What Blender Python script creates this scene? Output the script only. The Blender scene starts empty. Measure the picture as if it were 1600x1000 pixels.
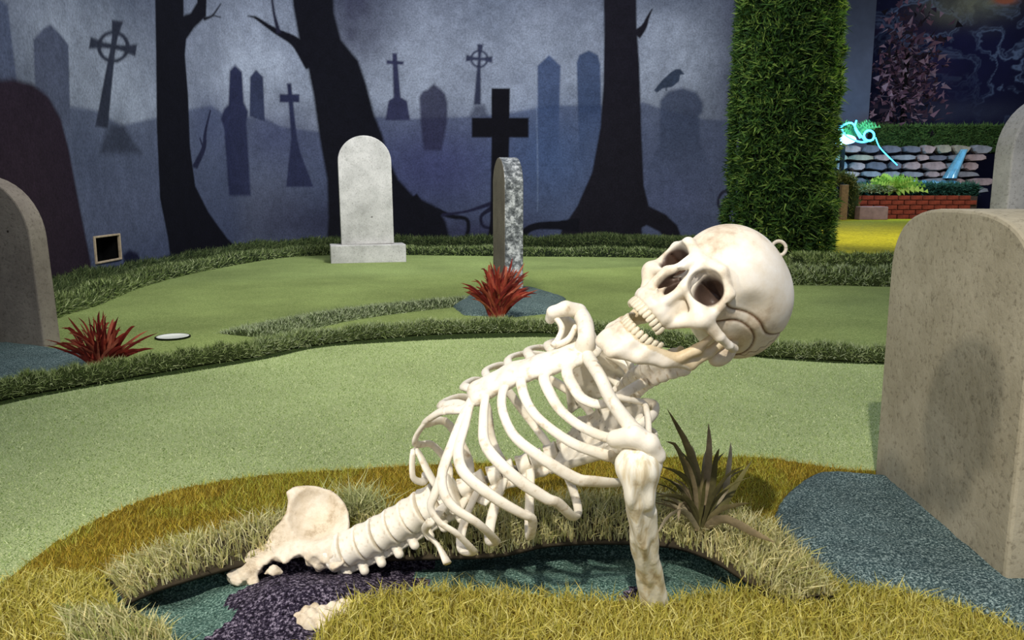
import bpy, math, random
import numpy as np
from mathutils import Vector, Matrix
random.seed(7); RNG = np.random.default_rng(7)
S = bpy.context.scene
COL = S.collection

# ------------------------------------------------------------------ camera
F = 1256.0
PITCH = math.radians(9.33)
CAM = np.array([0, 0, .6])
FWD = np.array([0, math.cos(PITCH), -math.sin(PITCH)])
UPV = np.array([0, math.sin(PITCH), math.cos(PITCH)])
RGT = np.array([1., 0, 0])
cam = bpy.data.cameras.new('camera'); cam.lens = 36 * F / 1600; cam.sensor_width = 36
cam.clip_start = .02; cam.clip_end = 100
co = bpy.data.objects.new('camera', cam); COL.objects.link(co)
co.location = CAM; co.rotation_euler = (math.pi / 2 - PITCH, 0, 0); S.camera = co

# ------------------------------------------------------------------ world and lights
S.view_settings.view_transform = 'Standard'; S.view_settings.look = 'None'
S.view_settings.gamma = 1; S.view_settings.exposure = 0.8; S.view_settings.use_curve_mapping = False
W = bpy.data.worlds.new('world'); S.world = W; W.use_nodes = True
W.node_tree.nodes['Background'].inputs[0].default_value = (.72, .8, 1, 1)
W.node_tree.nodes['Background'].inputs[1].default_value = .30

def lamp(name, kind, loc, target, power, color, size=.1, spot=60, blend=.5):
    l = bpy.data.lights.new(name, kind); l.energy = power; l.color = color
    if kind == 'AREA': l.size = size
    else: l.shadow_soft_size = size
    if kind == 'SPOT': l.spot_size = math.radians(spot); l.spot_blend = blend
    o = bpy.data.objects.new(name, l); COL.objects.link(o); o.location = loc
    d = Vector(target) - Vector(loc); o.rotation_euler = d.to_track_quat('-Z', 'Y').to_euler()
    return o
lamp('ceiling_spot_key', 'SPOT', (-.35, -1.15, 2.75), (.25, 1.4, .15), 250, (1, .94, .84), .035, 62, .8)
lamp('ceiling_spot_side', 'SPOT', (-1.75, .05, 1.42), (.5, 1.3, .25), 46, (1, .92, .8), .06, 75, .8)
lamp('fill_spot_green', 'SPOT', (-.4, 2.0, 3.0), (-.4, 4.6, 0), 170, (1, .98, .88), .15, 95, 1)  # added fill that brightens the greens, no such fitting in view
lamp('fill_spot_mural', 'SPOT', (.2, 4.6, 3.2), (-.3, 8.6, 1.3), 400, (.9, .93, 1), .3, 125, 1)  # added ambient fill for the painted back wall, source unseen
lamp('fill_spot_mural_side', 'SPOT', (.2, 3.6, 2.9), (-2.6, 5.2, 1.1), 160, (.9, .92, 1), .3, 90, 1)  # added fill for the left run of painted wall, unseen lamp
lamp('ceiling_spot_far_lawn', 'SPOT', (4.6, 8.6, 3.6), (4.4, 10.5, 0), 420, (1, .93, .45), .2, 95, 1)
lamp('ceiling_spot_pond', 'SPOT', (7.6, 13.0, 3.8), (8.0, 17.2, 1.0), 420, (.75, .85, 1), .3, 85, 1)
lamp('ceiling_spot_hedge', 'SPOT', (4.9, 7.6, 3.0), (2.5, 7.1, 1.2), 360, (1, 1, .55), .1, 62, 1)
lamp('pond_cyan_light', 'POINT', (6.95, 16.2, 1.75), (0, 0, 0), 55, (.15, .6, 1), .15)

# ------------------------------------------------------------------ helpers
def ray(px, py): return FWD + RGT * (px - 800) / F + UPV * (500 - py) / F
def PT(px, py, d):
    r = ray(px, py); return CAM + r * (d / r[1])
def G(px, py, z=0.):
    r = ray(px, py); return CAM + r * ((z - .6) / r[2])
def lin(c):
    c = np.asarray(c, float) / 255
    return np.where(c <= .04045, c / 12.92, ((c + .055) / 1.055) ** 2.4)
def rgba(c): return tuple(lin(c)) + (1,)
ORG = {}
def link(name, me, mat, parent=None, verts_world=None, label=None, kind=None):
    o = bpy.data.objects.new(name, me); COL.objects.link(o)
    if mat is not None and len(me.materials) == 0: me.materials.append(mat)
    if label: o['label'] = label
    if kind: o['kind'] = kind
    return o
def mesh_obj(name, V, Fc, mat, parent=None, smooth=True, col=None, label=None, kind=None, cat=None, group=None, origin=None, quads=None):
    """V world coordinates; the object's origin goes to its centre (or base)."""
    V = np.asarray(V, np.float64)
    c = np.array([(V[:, 0].min() + V[:, 0].max()) / 2, (V[:, 1].min() + V[:, 1].max()) / 2, V[:, 2].min()]) if origin is None else np.asarray(origin, float)
    me = bpy.data.meshes.new(name)
    if isinstance(Fc, np.ndarray):
        k = Fc.shape[1]; n = len(Fc)
        me.vertices.add(len(V)); me.vertices.foreach_set('co', (V - c).astype(np.float32).ravel())
        me.loops.add(n * k); me.loops.foreach_set('vertex_index', Fc.astype(np.int32).ravel())
        me.polygons.add(n); me.polygons.foreach_set('loop_start', np.arange(0, n * k, k, dtype=np.int32))
        me.update(calc_edges=True)
    else:
        me.from_pydata((V - c).tolist(), [], Fc); me.update()
    me.polygons.foreach_set('use_smooth', [smooth] * len(me.polygons))
    if col is not None:
        a = me.color_attributes.new('Col', 'FLOAT_COLOR', 'POINT')
        cc = np.ones((len(V), 4), np.float32); cc[:, :3] = col; a.data.foreach_set('color', cc.ravel())
    o = link(name, me, mat, label=label, kind=kind)
    po = ORG[parent.name] if parent is not None else np.zeros(3)
    o.location = c - po; ORG[o.name] = c
    if parent is not None: o.parent = parent
    if cat: o['category'] = cat
    if group: o['group'] = group
    return o
def empty(name, loc, label, cat, group=None):
    o = bpy.data.objects.new(name, None); COL.objects.link(o); o.location = loc
    o['label'] = label; o['category'] = cat; ORG[o.name] = np.array(loc, float)
    if group: o['group'] = group
    o.empty_display_size = .05
    return o

def fbm(x, y, sc, seed=0, octs=4):
    out = np.zeros_like(x, float); amp = 1.; tot = 0
    for o in range(octs):
        r = np.random.default_rng(seed + o * 17); T = r.random((64, 64))
        X = x / sc * 2 ** o + 31.7 * o; Y = y / sc * 2 ** o + 11.3 * o
        xi = np.floor(X).astype(int); yi = np.floor(Y).astype(int); fx = X - xi; fy = Y - yi
        fx = fx * fx * (3 - 2 * fx); fy = fy * fy * (3 - 2 * fy)
        a = T[xi % 64, yi % 64]; b = T[(xi + 1) % 64, yi % 64]; c = T[xi % 64, (yi + 1) % 64]; d = T[(xi + 1) % 64, (yi + 1) % 64]
        out += amp * (a * (1 - fx) * (1 - fy) + b * fx * (1 - fy) + c * (1 - fx) * fy + d * fx * fy); tot += amp; amp *= .5
    return out / tot

# ---- implicit surfaces
def sn(F_, org, h):
    """naive surface nets"""
    ins = F_ < 0
    nx, ny, nz = F_.shape
    c = np.zeros((nx - 1, ny - 1, nz - 1), np.int8)
    offs = [(i, j, k) for i in (0, 1) for j in (0, 1) for k in (0, 1)]
    for i, j, k in offs: c += ins[i:nx - 1 + i, j:ny - 1 + j, k:nz - 1 + k]
    act = np.argwhere((c > 0) & (c < 8))
    idx = -np.ones(c.shape, np.int64); idx[tuple(act.T)] = np.arange(len(act))
    vals = {o: F_[act[:, 0] + o[0], act[:, 1] + o[1], act[:, 2] + o[2]] for o in offs}
    acc = np.zeros((len(act), 3)); cnt = np.zeros(len(act))
    for a in offs:
        for ax in range(3):
            if a[ax]: continue
            b = list(a); b[ax] = 1; b = tuple(b)
            va, vb = vals[a], vals[b]; m = (va < 0) != (vb < 0)
            t = np.where(m, va / np.where(m, va - vb, 1), 0)
            p = np.tile(np.array(a, float), (len(act), 1)); p[:, ax] += t
            acc[m] += p[m]; cnt[m] += 1
    V = (act + acc / cnt[:, None]) * h + org
    faces = []
    for ax in range(3):
        sl0 = [slice(None)] * 3; sl1 = [slice(None)] * 3
        sl0[ax] = slice(0, -1); sl1[ax] = slice(1, None)
        A, B = ins[tuple(sl0)], ins[tuple(sl1)]
        e = np.argwhere(A != B)
        u, v = (ax + 1) % 3, (ax + 2) % 3
        lim = np.array(c.shape)
        e = e[(e[:, u] > 0) & (e[:, v] > 0) & (e[:, u] < lim[u]) & (e[:, v] < lim[v])]
        def at(du, dv):
            q = e.copy(); q[:, u] -= du; q[:, v] -= dv; return idx[tuple(q.T)]
        q = np.stack([at(1, 1), at(0, 1), at(0, 0), at(1, 0)], 1)
        fl = ~A[tuple(e.T)]
        q[fl] = q[fl][:, ::-1]
        faces.append(q)
    Fc = np.concatenate(faces); Fc = Fc[(Fc >= 0).all(1)]
    return V, Fc
def sdf_mesh(f, lo, hi, h):
    lo = np.array(lo, float); hi = np.array(hi, float); n = np.ceil((hi - lo) / h).astype(int) + 1
    ax = [lo[i] + np.arange(n[i]) * h for i in range(3)]
    P = np.stack(np.meshgrid(*ax, indexing='ij'), -1).reshape(-1, 3)
    return sn(f(P).reshape(n), lo, h)
def smin(a, b, k):
    h = np.clip(.5 + .5 * (b - a) / k, 0, 1); return b * (1 - h) + a * h - k * h * (1 - h)
def smax(a, b, k): return -smin(-a, -b, k)
def ell(P, c, r, R=None):
    q = P - np.array(c)
    if R is not None: q = q @ np.array(R).T        # rows of R = local axes
    r = np.array(r); k0 = np.linalg.norm(q / r, axis=1); k1 = np.linalg.norm(q / (r * r), axis=1) + 1e-9
    return k0 * (k0 - 1) / k1
def cap(P, a, b, ra, rb=None):
    rb = ra if rb is None else rb; a = np.array(a, float); b = np.array(b, float); ab = b - a
    t = np.clip((P - a) @ ab / (ab @ ab), 0, 1)
    return np.linalg.norm(P - a - t[:, None] * ab, axis=1) - (ra + (rb - ra) * t)
def chain(P, pts, rs, k=.003):
    d = None
    for i in range(len(pts) - 1):
        e = cap(P, pts[i], pts[i + 1], rs[i], rs[i + 1]); d = e if d is None else smin(d, e, k)
    return d

def spline(pts, n):
    pts = np.array(pts, float); m = len(pts)
    E = np.vstack([2 * pts[0] - pts[1], pts, 2 * pts[-1] - pts[-2]])
    out = []
    for t in np.linspace(0, m - 1, n):
        i = min(int(t), m - 2); u = t - i; p0, p1, p2, p3 = E[i:i + 4]
        out.append(.5 * (2 * p1 + (p2 - p0) * u + (2 * p0 - 5 * p1 + 4 * p2 - p3) * u * u + (3 * p1 - p0 - 3 * p2 + p3) * u ** 3))
    return np.array(out)
def tube(pts, rad, seg=10, flat=None, fdir=None):
    """tube along pts; rad per point; flat = thickness factor along fdir(list of dirs)"""
    pts = np.array(pts); n = len(pts); rad = np.broadcast_to(rad, (n,))
    T = np.gradient(pts, axis=0); T /= np.linalg.norm(T, axis=1)[:, None] + 1e-12
    V = []
    A = np.array([0, 0, 1.]) if abs(T[0][2]) < .9 else np.array([1., 0, 0])
    for i in range(n):
        if fdir is not None: A = fdir[i] if np.ndim(fdir) == 2 else np.array(fdir)
        a = A - T[i] * (A @ T[i]); a /= np.linalg.norm(a) + 1e-12; A = a if fdir is None else A
        b = np.cross(T[i], a)
        for j in range(seg):
            th = 2 * math.pi * j / seg
            V.append(pts[i] + rad[i] * (a * math.cos(th) * (flat or 1) + b * math.sin(th)))
    Fc = [[i * seg + j, i * seg + (j + 1) % seg, (i + 1) * seg + (j + 1) % seg, (i + 1) * seg + j] for i in range(n - 1) for j in range(seg)]
    Fc += [list(range(seg))[::-1], [(n - 1) * seg + j for j in range(seg)]]
    return np.array(V), Fc
def box(c, s, R=None):
    V = np.array([[x, y, z] for x in (-.5, .5) for y in (-.5, .5) for z in (-.5, .5)]) * np.array(s)
    if R is not None: V = V @ np.array(R).T
    V = V + np.array(c)
    return V, [[0, 1, 3, 2], [4, 6, 7, 5], [0, 4, 5, 1], [2, 3, 7, 6], [0, 2, 6, 4], [1, 5, 7, 3]]
def rotz(a):
    c, s = math.cos(a), math.sin(a); return np.array([[c, -s, 0], [s, c, 0], [0, 0, 1]])
def bevel(o, w, seg=2):
    m = o.modifiers.new('bevel', 'BEVEL'); m.width = w; m.segments = seg; m.limit_method = 'ANGLE'; m.angle_limit = math.radians(35)

def inpoly(X, Y, poly):
    poly = np.array(poly); n = len(poly); r = np.zeros(X.shape, bool)
    for i in range(n):
        x0, y0 = poly[i]; x1, y1 = poly[(i + 1) % n]
        if y0 == y1: continue
        r ^= ((y0 > Y) != (y1 > Y)) & (X < (x1 - x0) * (Y - y0) / (y1 - y0) + x0)
    return r
def sdpoly(X, Y, poly):
    poly = np.array(poly); n = len(poly); d = np.full(X.shape, 1e9)
    for i in range(n):
        a = poly[i]; b = poly[(i + 1) % n]; e = b - a; w = e @ e + 1e-12
        t = np.clip(((X - a[0]) * e[0] + (Y - a[1]) * e[1]) / w, 0, 1)
        d = np.minimum(d, (X - a[0] - t * e[0]) ** 2 + (Y - a[1] - t * e[1]) ** 2)
    d = np.sqrt(d); return np.where(inpoly(X, Y, poly), -d, d)

# ------------------------------------------------------------------ materials
def mat(name, build, rough=.8, spec=.2):
    m = bpy.data.materials.new(name); m.use_nodes = True; nt = m.node_tree
    b = nt.nodes['Principled BSDF']; b.inputs['Roughness'].default_value = rough
    b.inputs['Specular IOR Level'].default_value = spec
    build(nt, b); return m
def N(nt, t, **kw):
    n = nt.nodes.new(t)
    for k, v in kw.items():
        if k in n.inputs.keys(): n.inputs[k].default_value = v
        else: setattr(n, k, v)
    return n
def noise(nt, scale, detail=3, rough=.6, coord='Object'):
    t = N(nt, 'ShaderNodeTexCoord'); n = N(nt, 'ShaderNodeTexNoise', Scale=scale, Detail=detail, Roughness=rough)
    nt.links.new(t.outputs[coord], n.inputs['Vector']); return n.outputs['Fac']
def ramp(nt, fac, stops):
    r = N(nt, 'ShaderNodeValToRGB'); e = r.color_ramp.elements
    while len(e) < len(stops): e.new(.5)
    for i, (p, c) in enumerate(stops): e[i].position = p; e[i].color = rgba(c)
    nt.links.new(fac, r.inputs['Fac']); return r.outputs['Color']
def mixc(nt, fac, a, b, mode='MIX'):
    m = N(nt, 'ShaderNodeMix', data_type='RGBA', blend_type=mode)
    for s, v in ((0, fac), (6, a), (7, b)):
        if isinstance(v, bpy.types.NodeSocket): nt.links.new(v, m.inputs[s])
        else: m.inputs[s].default_value = v
    return m.outputs[2]
def bump(nt, b, fac, strength, dist):
    n = N(nt, 'ShaderNodeBump', Strength=strength, Distance=dist); nt.links.new(fac, n.inputs['Height']); nt.links.new(n.outputs[0], b.inputs['Normal'])
def turf(name, dark, mid, light, s=420, big=3, amount=.5, bs=.8, dist=.004):
    def f(nt, b):
        c = ramp(nt, noise(nt, s, 2, .7), [(.30, dark), (.5, mid), (.68, light)])
        v = ramp(nt, noise(nt, big, 4), [(.3, (150, 150, 150)), (.7, (255, 255, 255))])
        nt.links.new(mixc(nt, amount, c, v, 'MULTIPLY'), b.inputs['Base Color'])
        bump(nt, b, noise(nt, s * .8, 2, .7), bs, dist)
    return mat(name, f, .9, .1)
def attrmat(name, rough=.8, spec=.15, s=0, trans=0):
    def f(nt, b):
        a = N(nt, 'ShaderNodeVertexColor', layer_name='Col')
        c = a.outputs[0]
        if s:
            c = mixc(nt, .8, c, ramp(nt, noise(nt, s, 3, .7), [(.3, (175, 175, 175)), (.7, (255, 255, 255))]), 'MULTIPLY')
            bump(nt, b, noise(nt, s, 2), .15, .01)
        nt.links.new(c, b.inputs['Base Color'])
        if trans:
            out = nt.nodes['Material Output']; tr = N(nt, 'ShaderNodeBsdfTranslucent'); mx = N(nt, 'ShaderNodeMixShader', Fac=trans)
            nt.links.new(c, tr.inputs[0]); nt.links.new(b.outputs[0], mx.inputs[1]); nt.links.new(tr.outputs[0], mx.inputs[2]); nt.links.new(mx.outputs[0], out.inputs[0])
    return mat(name, f, rough, spec)
def plain(name, c, rough=.7, spec=.2, var=.25, s=30, bs=.2, bd=.002):
    def f(nt, b):
        d = tuple(np.array(c) * (1 - var))
        nt.links.new(ramp(nt, noise(nt, s, 5, .65), [(.3, d), (.68, c)]), b.inputs['Base Color'])
        bump(nt, b, noise(nt, s * 5, 4), bs, bd)
    return mat(name, f, rough, spec)
def emit(name, c, st):
    m = bpy.data.materials.new(name); m.use_nodes = True; nt = m.node_tree; b = nt.nodes['Principled BSDF']
    b.inputs['Base Color'].default_value = rgba(c); b.inputs['Emission Color'].default_value = rgba(c); b.inputs['Emission Strength'].default_value = st
    return m
M_blade = attrmat('grass_blade', .75, .15, 0, .3)
M_leaf = attrmat('hedge_leaf', .7, .2, 0, .25)
M_mural = attrmat('painted_mural', .85, .1, 60)
M_fair = turf('putting_turf', (112, 134, 84), (172, 188, 128), (226, 232, 176), 330, 2.2, .35)
M_fair2 = turf('back_turf', (104, 124, 66), (144, 160, 92), (176, 188, 120), 200, 1.5, .5)
M_rough = turf('rough_backing', (70, 58, 12), (120, 102, 30), (150, 132, 50), 300, 6, .6)
M_floor = turf('floor_turf', (30, 42, 20), (45, 58, 26), (70, 84, 40), 120, 3, .5)
M_lawn = turf('far_lawn', (120, 120, 10), (168, 160, 22), (200, 188, 50), 40, 2, .3)
M_teal = turf('teal_rubber_crumb', (34, 52, 56), (84, 106, 106), (184, 204, 198), 300, 8, .5, 1, .006)
M_teal_hole = turf('teal_carpet', (40, 62, 56), (88, 122, 110), (172, 204, 188), 300, 12, .5, 1, .006)
M_gravel = turf('dark_rubber_crumb', (18, 14, 24), (56, 48, 66), (170, 158, 176), 200, 25, .6, 1, .012)
M_black = plain('black_backing', (14, 13, 12), .9, .1)
M_backing = plain('mat_backing_edge', (70, 62, 48), .9, .1)
def bonef(nt, b):
    c = ramp(nt, noise(nt, 22, 6, .7), [(.24, (206, 190, 162)), (.42, (236, 227, 208)), (.7, (246, 240, 226))])
    t = N(nt, 'ShaderNodeTexCoord'); w = N(nt, 'ShaderNodeTexNoise', Scale=90, Detail=4)
    nt.links.new(t.outputs['Object'], w.inputs['Vector'])
    s = ramp(nt, w.outputs['Fac'], [(.28, (206, 188, 158)), (.42, (255, 255, 255))])
    nt.links.new(mixc(nt, .6, c, s, 'MULTIPLY'), b.inputs['Base Color'])
    bump(nt, b, noise(nt, 120, 4), .25, .002)
M_bone = mat('aged_bone', bonef, .5, .3)
def skullf(nt, b):
    a = N(nt, 'ShaderNodeVertexColor', layer_name='Col')
    c = ramp(nt, noise(nt, 16, 6, .65), [(.30, (184, 162, 134)), (.46, (232, 220, 198)), (.66, (246, 240, 228))])
    nt.links.new(mixc(nt, 1, c, a.outputs[0], 'MULTIPLY'), b.inputs['Base Color'])
    bump(nt, b, noise(nt, 150, 4), .2, .0015)
M_skull = mat('aged_skull_bone', skullf, .45, .35)
def rustf(nt, b):
    c = ramp(nt, noise(nt, 14, 7, .75), [(.32, (150, 128, 96)), (.45, (214, 198, 172)), (.66, (238, 228, 210))])
    nt.links.new(c, b.inputs['Base Color']); bump(nt, b, noise(nt, 60, 6), .7, .004)
M_pelvis = mat('weathered_pelvis', rustf, .7, .2)
def shaftf(nt, b):
    t = N(nt, 'ShaderNodeTexCoord'); mp = N(nt, 'ShaderNodeMapping'); mp.inputs['Scale'].default_value = (60, 60, 7)
    n = N(nt, 'ShaderNodeTexNoise', Scale=1., Detail=5, Roughness=.6)
    nt.links.new(t.outputs['Object'], mp.inputs[0]); nt.links.new(mp.outputs[0], n.inputs[0])
    nt.links.new(ramp(nt, n.outputs['Fac'], [(.26, (168, 146, 108)), (.42, (222, 208, 176)), (.52, (244, 238, 220))]), b.inputs['Base Color'])
    bump(nt, b, n.outputs['Fac'], .5, .004)
M_shaft = mat('stained_arm_bone', shaftf, .5, .3)
M_tooth = plain('tooth_enamel', (236, 224, 196), .35, .4, .2, 60, .05)
M_ring = plain('ring_bone_paint', (214, 204, 186), .5, .4)
def stonef(base, dark, sp):
    def f(nt, b):
        c = ramp(nt, noise(nt, 5, 8, .7), [(.3, dark), (.62, base)])
        s = ramp(nt, noise(nt, 90, 2, .8), [(.30, (150, 145, 138)), (.46, (255, 255, 255))])
        t = N(nt, 'ShaderNodeTexCoord'); v = N(nt, 'ShaderNodeTexVoronoi', Scale=sp); nt.links.new(t.outputs['Object'], v.inputs['Vector'])
        k = ramp(nt, v.outputs['Distance'], [(.02, (70, 60, 50)), (.05, (255, 255, 255))])
        nt.links.new(mixc(nt, 1, mixc(nt, .5, c, s, 'MULTIPLY'), k, 'MULTIPLY'), b.inputs['Base Color'])
        bump(nt, b, noise(nt, 45, 6, .7), .45, .004)
    return f
M_stone = mat('cast_headstone', stonef((178, 170, 148), (146, 138, 116), 4), .85, .1)
M_stone_b = mat('pale_headstone', stonef((196, 192, 184), (150, 148, 140), 5), .85, .1)
M_stone_c = mat('grey_headstone', stonef((150, 140, 126), (118, 108, 98), 7), .85, .1)
def silverf(nt, b):
    nt.links.new(ramp(nt, noise(nt, 38, 6, .7), [(.36, (60, 64, 66)), (.5, (126, 130, 132)), (.62, (222, 224, 224))]), b.inputs['Base Color'])
    bump(nt, b, noise(nt, 38, 5, .7), 1, .012)
M_silver = mat('rough_grey_edge', silverf, .5, .5)
M_darkarch = plain('dark_arch_paint', (60, 50, 40), .8)
M_white = plain('white_plastic', (236, 238, 226), .4, .3, .05)
M_white.node_tree.nodes['Principled BSDF'].inputs['Roughness'].default_value = .4
M_wood = plain('post_wood', (150, 118, 80), .7)
M_brick = plain('red_brick', (142, 62, 42), .85, .1, .4, 9)
M_mortar = plain('mortar', (80, 62, 52), .9, .1)
M_paver = plain('pink_paver', (160, 128, 120), .85, .1, .2, 8)
M_rocks = [plain('rock_%s' % n, c, .8, .2, .35, 5, .4, .02) for n, c in (('pink', (176, 148, 140)), ('grey', (146, 142, 142)), ('slate', (112, 108, 114)), ('tan', (168, 156, 132)))]
M_rockback = plain('rock_joint', (30, 30, 38), .9, .1)
M_greywall = plain('grey_wall_paint', (74, 74, 84), .9, .1, .12, 3)
M_water = plain('water', (120, 190, 215), .08, .6, .3, 8)
M_cyan = emit('cyan_neon', (70, 190, 255), 2.0)
M_bluewhite = emit('blue_white_lamp', (130, 210, 255), 6.0)
M_frame = plain('hole_frame', (190, 170, 140), .8, .1)

# ------------------------------------------------------------------ blades of grass
def blades(name, P, Nn, h, w, cols, parent=None, lean=.5, label=None, cat=None, kind='stuff', segs=1, side=None, jit=1.):
    n = len(P); P = np.asarray(P); Nn = np.broadcast_to(np.asarray(Nn, float), (n, 3))
    rnd = RNG.normal(size=(n, 3)); rnd -= Nn * (rnd * Nn).sum(1)[:, None]; rnd /= np.linalg.norm(rnd, axis=1)[:, None]
    hh = h * (.55 + .9 * RNG.random(n))[:, None]
    top = P + (Nn + rnd * lean * RNG.random((n, 1)) * 2 + (0 if side is None else np.array(side))) * hh
    sd = np.cross(rnd, Nn); sd += .6 * RNG.normal(size=(n, 3)); sd /= np.linalg.norm(sd, axis=1)[:, None]
    ww = w * (.7 + .6 * RNG.random(n))[:, None]
    cols = lin(np.array(cols)); ci = RNG.integers(0, len(cols), n)
    c = cols[ci] * (.8 + .4 * RNG.random(n))[:, None]
    if segs == 1:
        V = np.stack([P - sd * ww, P + sd * ww, top], 1).reshape(-1, 3); Fc = np.arange(n * 3).reshape(-1, 3); C = np.repeat(c, 3, 0)
    else:
        mid = P + Nn * hh * .55 + (top - P - Nn * hh) * .22
        V = np.stack([P - sd * ww, P + sd * ww, mid + sd * ww * .8, mid - sd * ww * .8, top], 1).reshape(-1, 3)
        b = np.arange(n)[:, None] * 5
        Fc = np.concatenate([b + np.array([[0, 1, 2]]), b + np.array([[0, 2, 3]]), b + np.array([[3, 2, 4]])]); C = np.repeat(c, 5, 0)
    return mesh_obj(name, V, Fc, M_blade, parent, False, C, label, kind, cat)
def sample_poly(poly, n_per_m2):
    poly = np.array(poly); lo = poly.min(0); hi = poly.max(0); n = int((hi - lo).prod() * n_per_m2)
    p = lo + RNG.random((n, 2)) * (hi - lo); return p[inpoly(p[:, 0], p[:, 1], poly)]
def gp(pxs, z=0): return [tuple(G(x, y, z)[:2]) for x, y in pxs]
def patch(name, poly, z, m, parent=None, **kw):
    V = [(x, y, z) for x, y in poly] ; n = len(V)
    V2 = V + [(x, y, z - .012) for x, y in poly]
    Fc = [list(range(n))] + [[i, i + n, (i + 1) % n + n, (i + 1) % n] for i in range(n)]
    return mesh_obj(name, V2, Fc, m, parent, False, **kw)
def smoothpoly(pxs, z=0, n=None, closed=True):
    pts = np.array(gp(pxs, z)); 
    return spline(pts, n or len(pxs) * 6)

# ------------------------------------------------------------------ SETTING: floor and greens
def rect(x0, y0, x1, y1, z): return [[x0, y0, z], [x1, y0, z], [x1, y1, z], [x0, y1, z]]
# ---- the open hole in the mat (world outline)
hole_top = [(150, 908), (250, 900), (350, 888), (450, 868), (560, 862), (700, 852), (850, 838), (960, 838), (1060, 846), (1150, 884), (1210, 925), (1236, 958)]
hole_bot = [(1190, 932), (1110, 936), (1030, 952), (940, 948), (850, 940), (700, 930), (600, 936), (545, 952), (505, 990), (470, 1080), (180, 1080), (190, 985), (175, 940)]
HOLE = np.array(gp(hole_top + hole_bot))
PAD_PX = [(1207, 815), (1222, 785), (1262, 752), (1300, 744), (1420, 752), (1700, 752), (1900, 1100), (1640, 1020), (1545, 975), (1460, 948), (1390, 930), (1320, 928), (1262, 880), (1215, 845)]
PAD = np.array(gp(PAD_PX))
# floor with the hole cut: grid of fine quads around it
def floor_sheet():
    xs = np.unique(np.concatenate([np.linspace(-4, -1.1, 8), np.linspace(-1.1, 1.1, 221), np.linspace(1.1, 16, 16)]))
    ys = np.unique(np.concatenate([np.linspace(-2, .8, 6), np.linspace(.8, 1.6, 81), np.linspace(1.6, 21, 24)]))
    X, Y = np.meshgrid(xs, ys, indexing='ij')
    ins = inpoly(X, Y, HOLE)
    d = sdpoly(X.ravel(), Y.ravel(), HOLE).reshape(X.shape)
    Z = np.where(ins, -.024 * np.clip(-d / .012, 0, 1), 0) - .004
    Z += np.where(ins, (fbm(X, Y, .05, 3) - .5) * .016 * np.clip(-d / .02, 0, 1), 0)
    # crumb heap around the pelvis, kerb of the teal carpet right of it
    cx, cy = G(470, 930)[:2]
    Z += np.where(ins, .045 * np.exp(-(((X - cx) / .11) ** 2 + ((Y - cy) / .09) ** 2)) * np.clip(-d / .02, 0, 1), 0)
    cx, cy = G(880, 905)[:2]
    Z += np.where(ins, .022 * np.exp(-(((X - cx) / .24) ** 2 + ((Y - cy) / .07) ** 2)) * np.clip(-d / .02, 0, 1), 0)
    nx, ny = X.shape; V = np.stack([X, Y, Z], -1).reshape(-1, 3)
    i = np.arange(nx - 1)[:, None] * ny + np.arange(ny - 1)[None]
    Fc = np.stack([i, i + ny, i + ny + 1, i + 1], -1).reshape(-1, 4)
    o = mesh_obj('floor', V, Fc, M_floor, None, True, kind='structure')
    me = o.data; cen = V[Fc].mean(1)
    inn = inpoly(cen[:, 0], cen[:, 1], HOLE)
    # which cover lies in the pit: crumb between two teal carpets
    a = G(352, 900)[0]; a2 = G(355, 1000)[0]
    left = cen[:, 0] < -.415 + .02 * np.sin(cen[:, 1] * 60)
    gr = (~left) & (cen[:, 0] < -.145 + .02 * np.sin(cen[:, 1] * 80))
    me.materials.append(M_gravel); me.materials.append(M_teal_hole)
    blackr = (((cen[:, 0] - G(1005, 935)[0]) / .035) ** 2 + ((cen[:, 1] - G(1005, 935)[1]) / .05) ** 2) < 1
    mi = np.where(inn, np.where(gr | blackr, 1, 2), 0); me.polygons.foreach_set('material_index', mi.astype(np.int32))
    return o, V, X, Y, Z
floor_o, FV, FX, FY, FZ = floor_sheet()

# ---- fairway (light putting turf), rough around the pit
fair_edge = [(-420, 1250), (-120, 1010), (0, 925), (70, 868), (160, 815), (265, 775), (400, 750), (600, 736), (800, 727), (1000, 721), (1180, 720), (1290, 735), (1380, 742), (1700, 742)]
fe = spline(np.array(gp(fair_edge)), 90)
curb_front = [(-420, 760), (-150, 680), (0, 636), (150, 606), (300, 583), (420, 562), (500, 545), (620, 536), (760, 530), (900, 530), (1100, 552), (1250, 566), (1400, 572), (1700, 575)]
cf = spline(np.array(gp(curb_front)), 90)
patch('putting_green', [tuple(p) for p in fe] + [tuple(p) for p in cf[::-1]], .004, M_fair, kind='structure')
rough_poly = [tuple(p) for p in fe] + [(1.9, .2), (-1.7, .2)]
# rough base sheet with the pit open
def rough_sheet():
    xs = np.linspace(-1.75, 1.9, 330); ys = np.linspace(.35, 1.85, 160)
    X, Y = np.meshgrid(xs, ys, indexing='ij'); nx, ny = X.shape
    i = np.arange(nx - 1)[:, None] * ny + np.arange(ny - 1)[None]
    Fc = np.stack([i, i + ny, i + ny + 1, i + 1], -1).reshape(-1, 4)
    V = np.stack([X, Y, np.full_like(X, .008)], -1).reshape(-1, 3); c = V[Fc].mean(1)
    k = inpoly(c[:, 0], c[:, 1], rough_poly) & (sdpoly(c[:, 0], c[:, 1], HOLE) > 0)
    return mesh_obj('rough_turf_backing', V, Fc[k], M_rough, None, True, kind='structure')
rough_sheet()
p = sample_poly(rough_poly, 95000)
p = p[(p[:, 1] > .78) & (np.abs(p[:, 0]) < .30 + .72 * p[:, 1])]
p = p[(sdpoly(p[:, 0], p[:, 1], HOLE) > -.004) & ~inpoly(p[:, 0], p[:, 1], PAD)]
P3 = np.c_[p, np.full(len(p), .006)]
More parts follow.
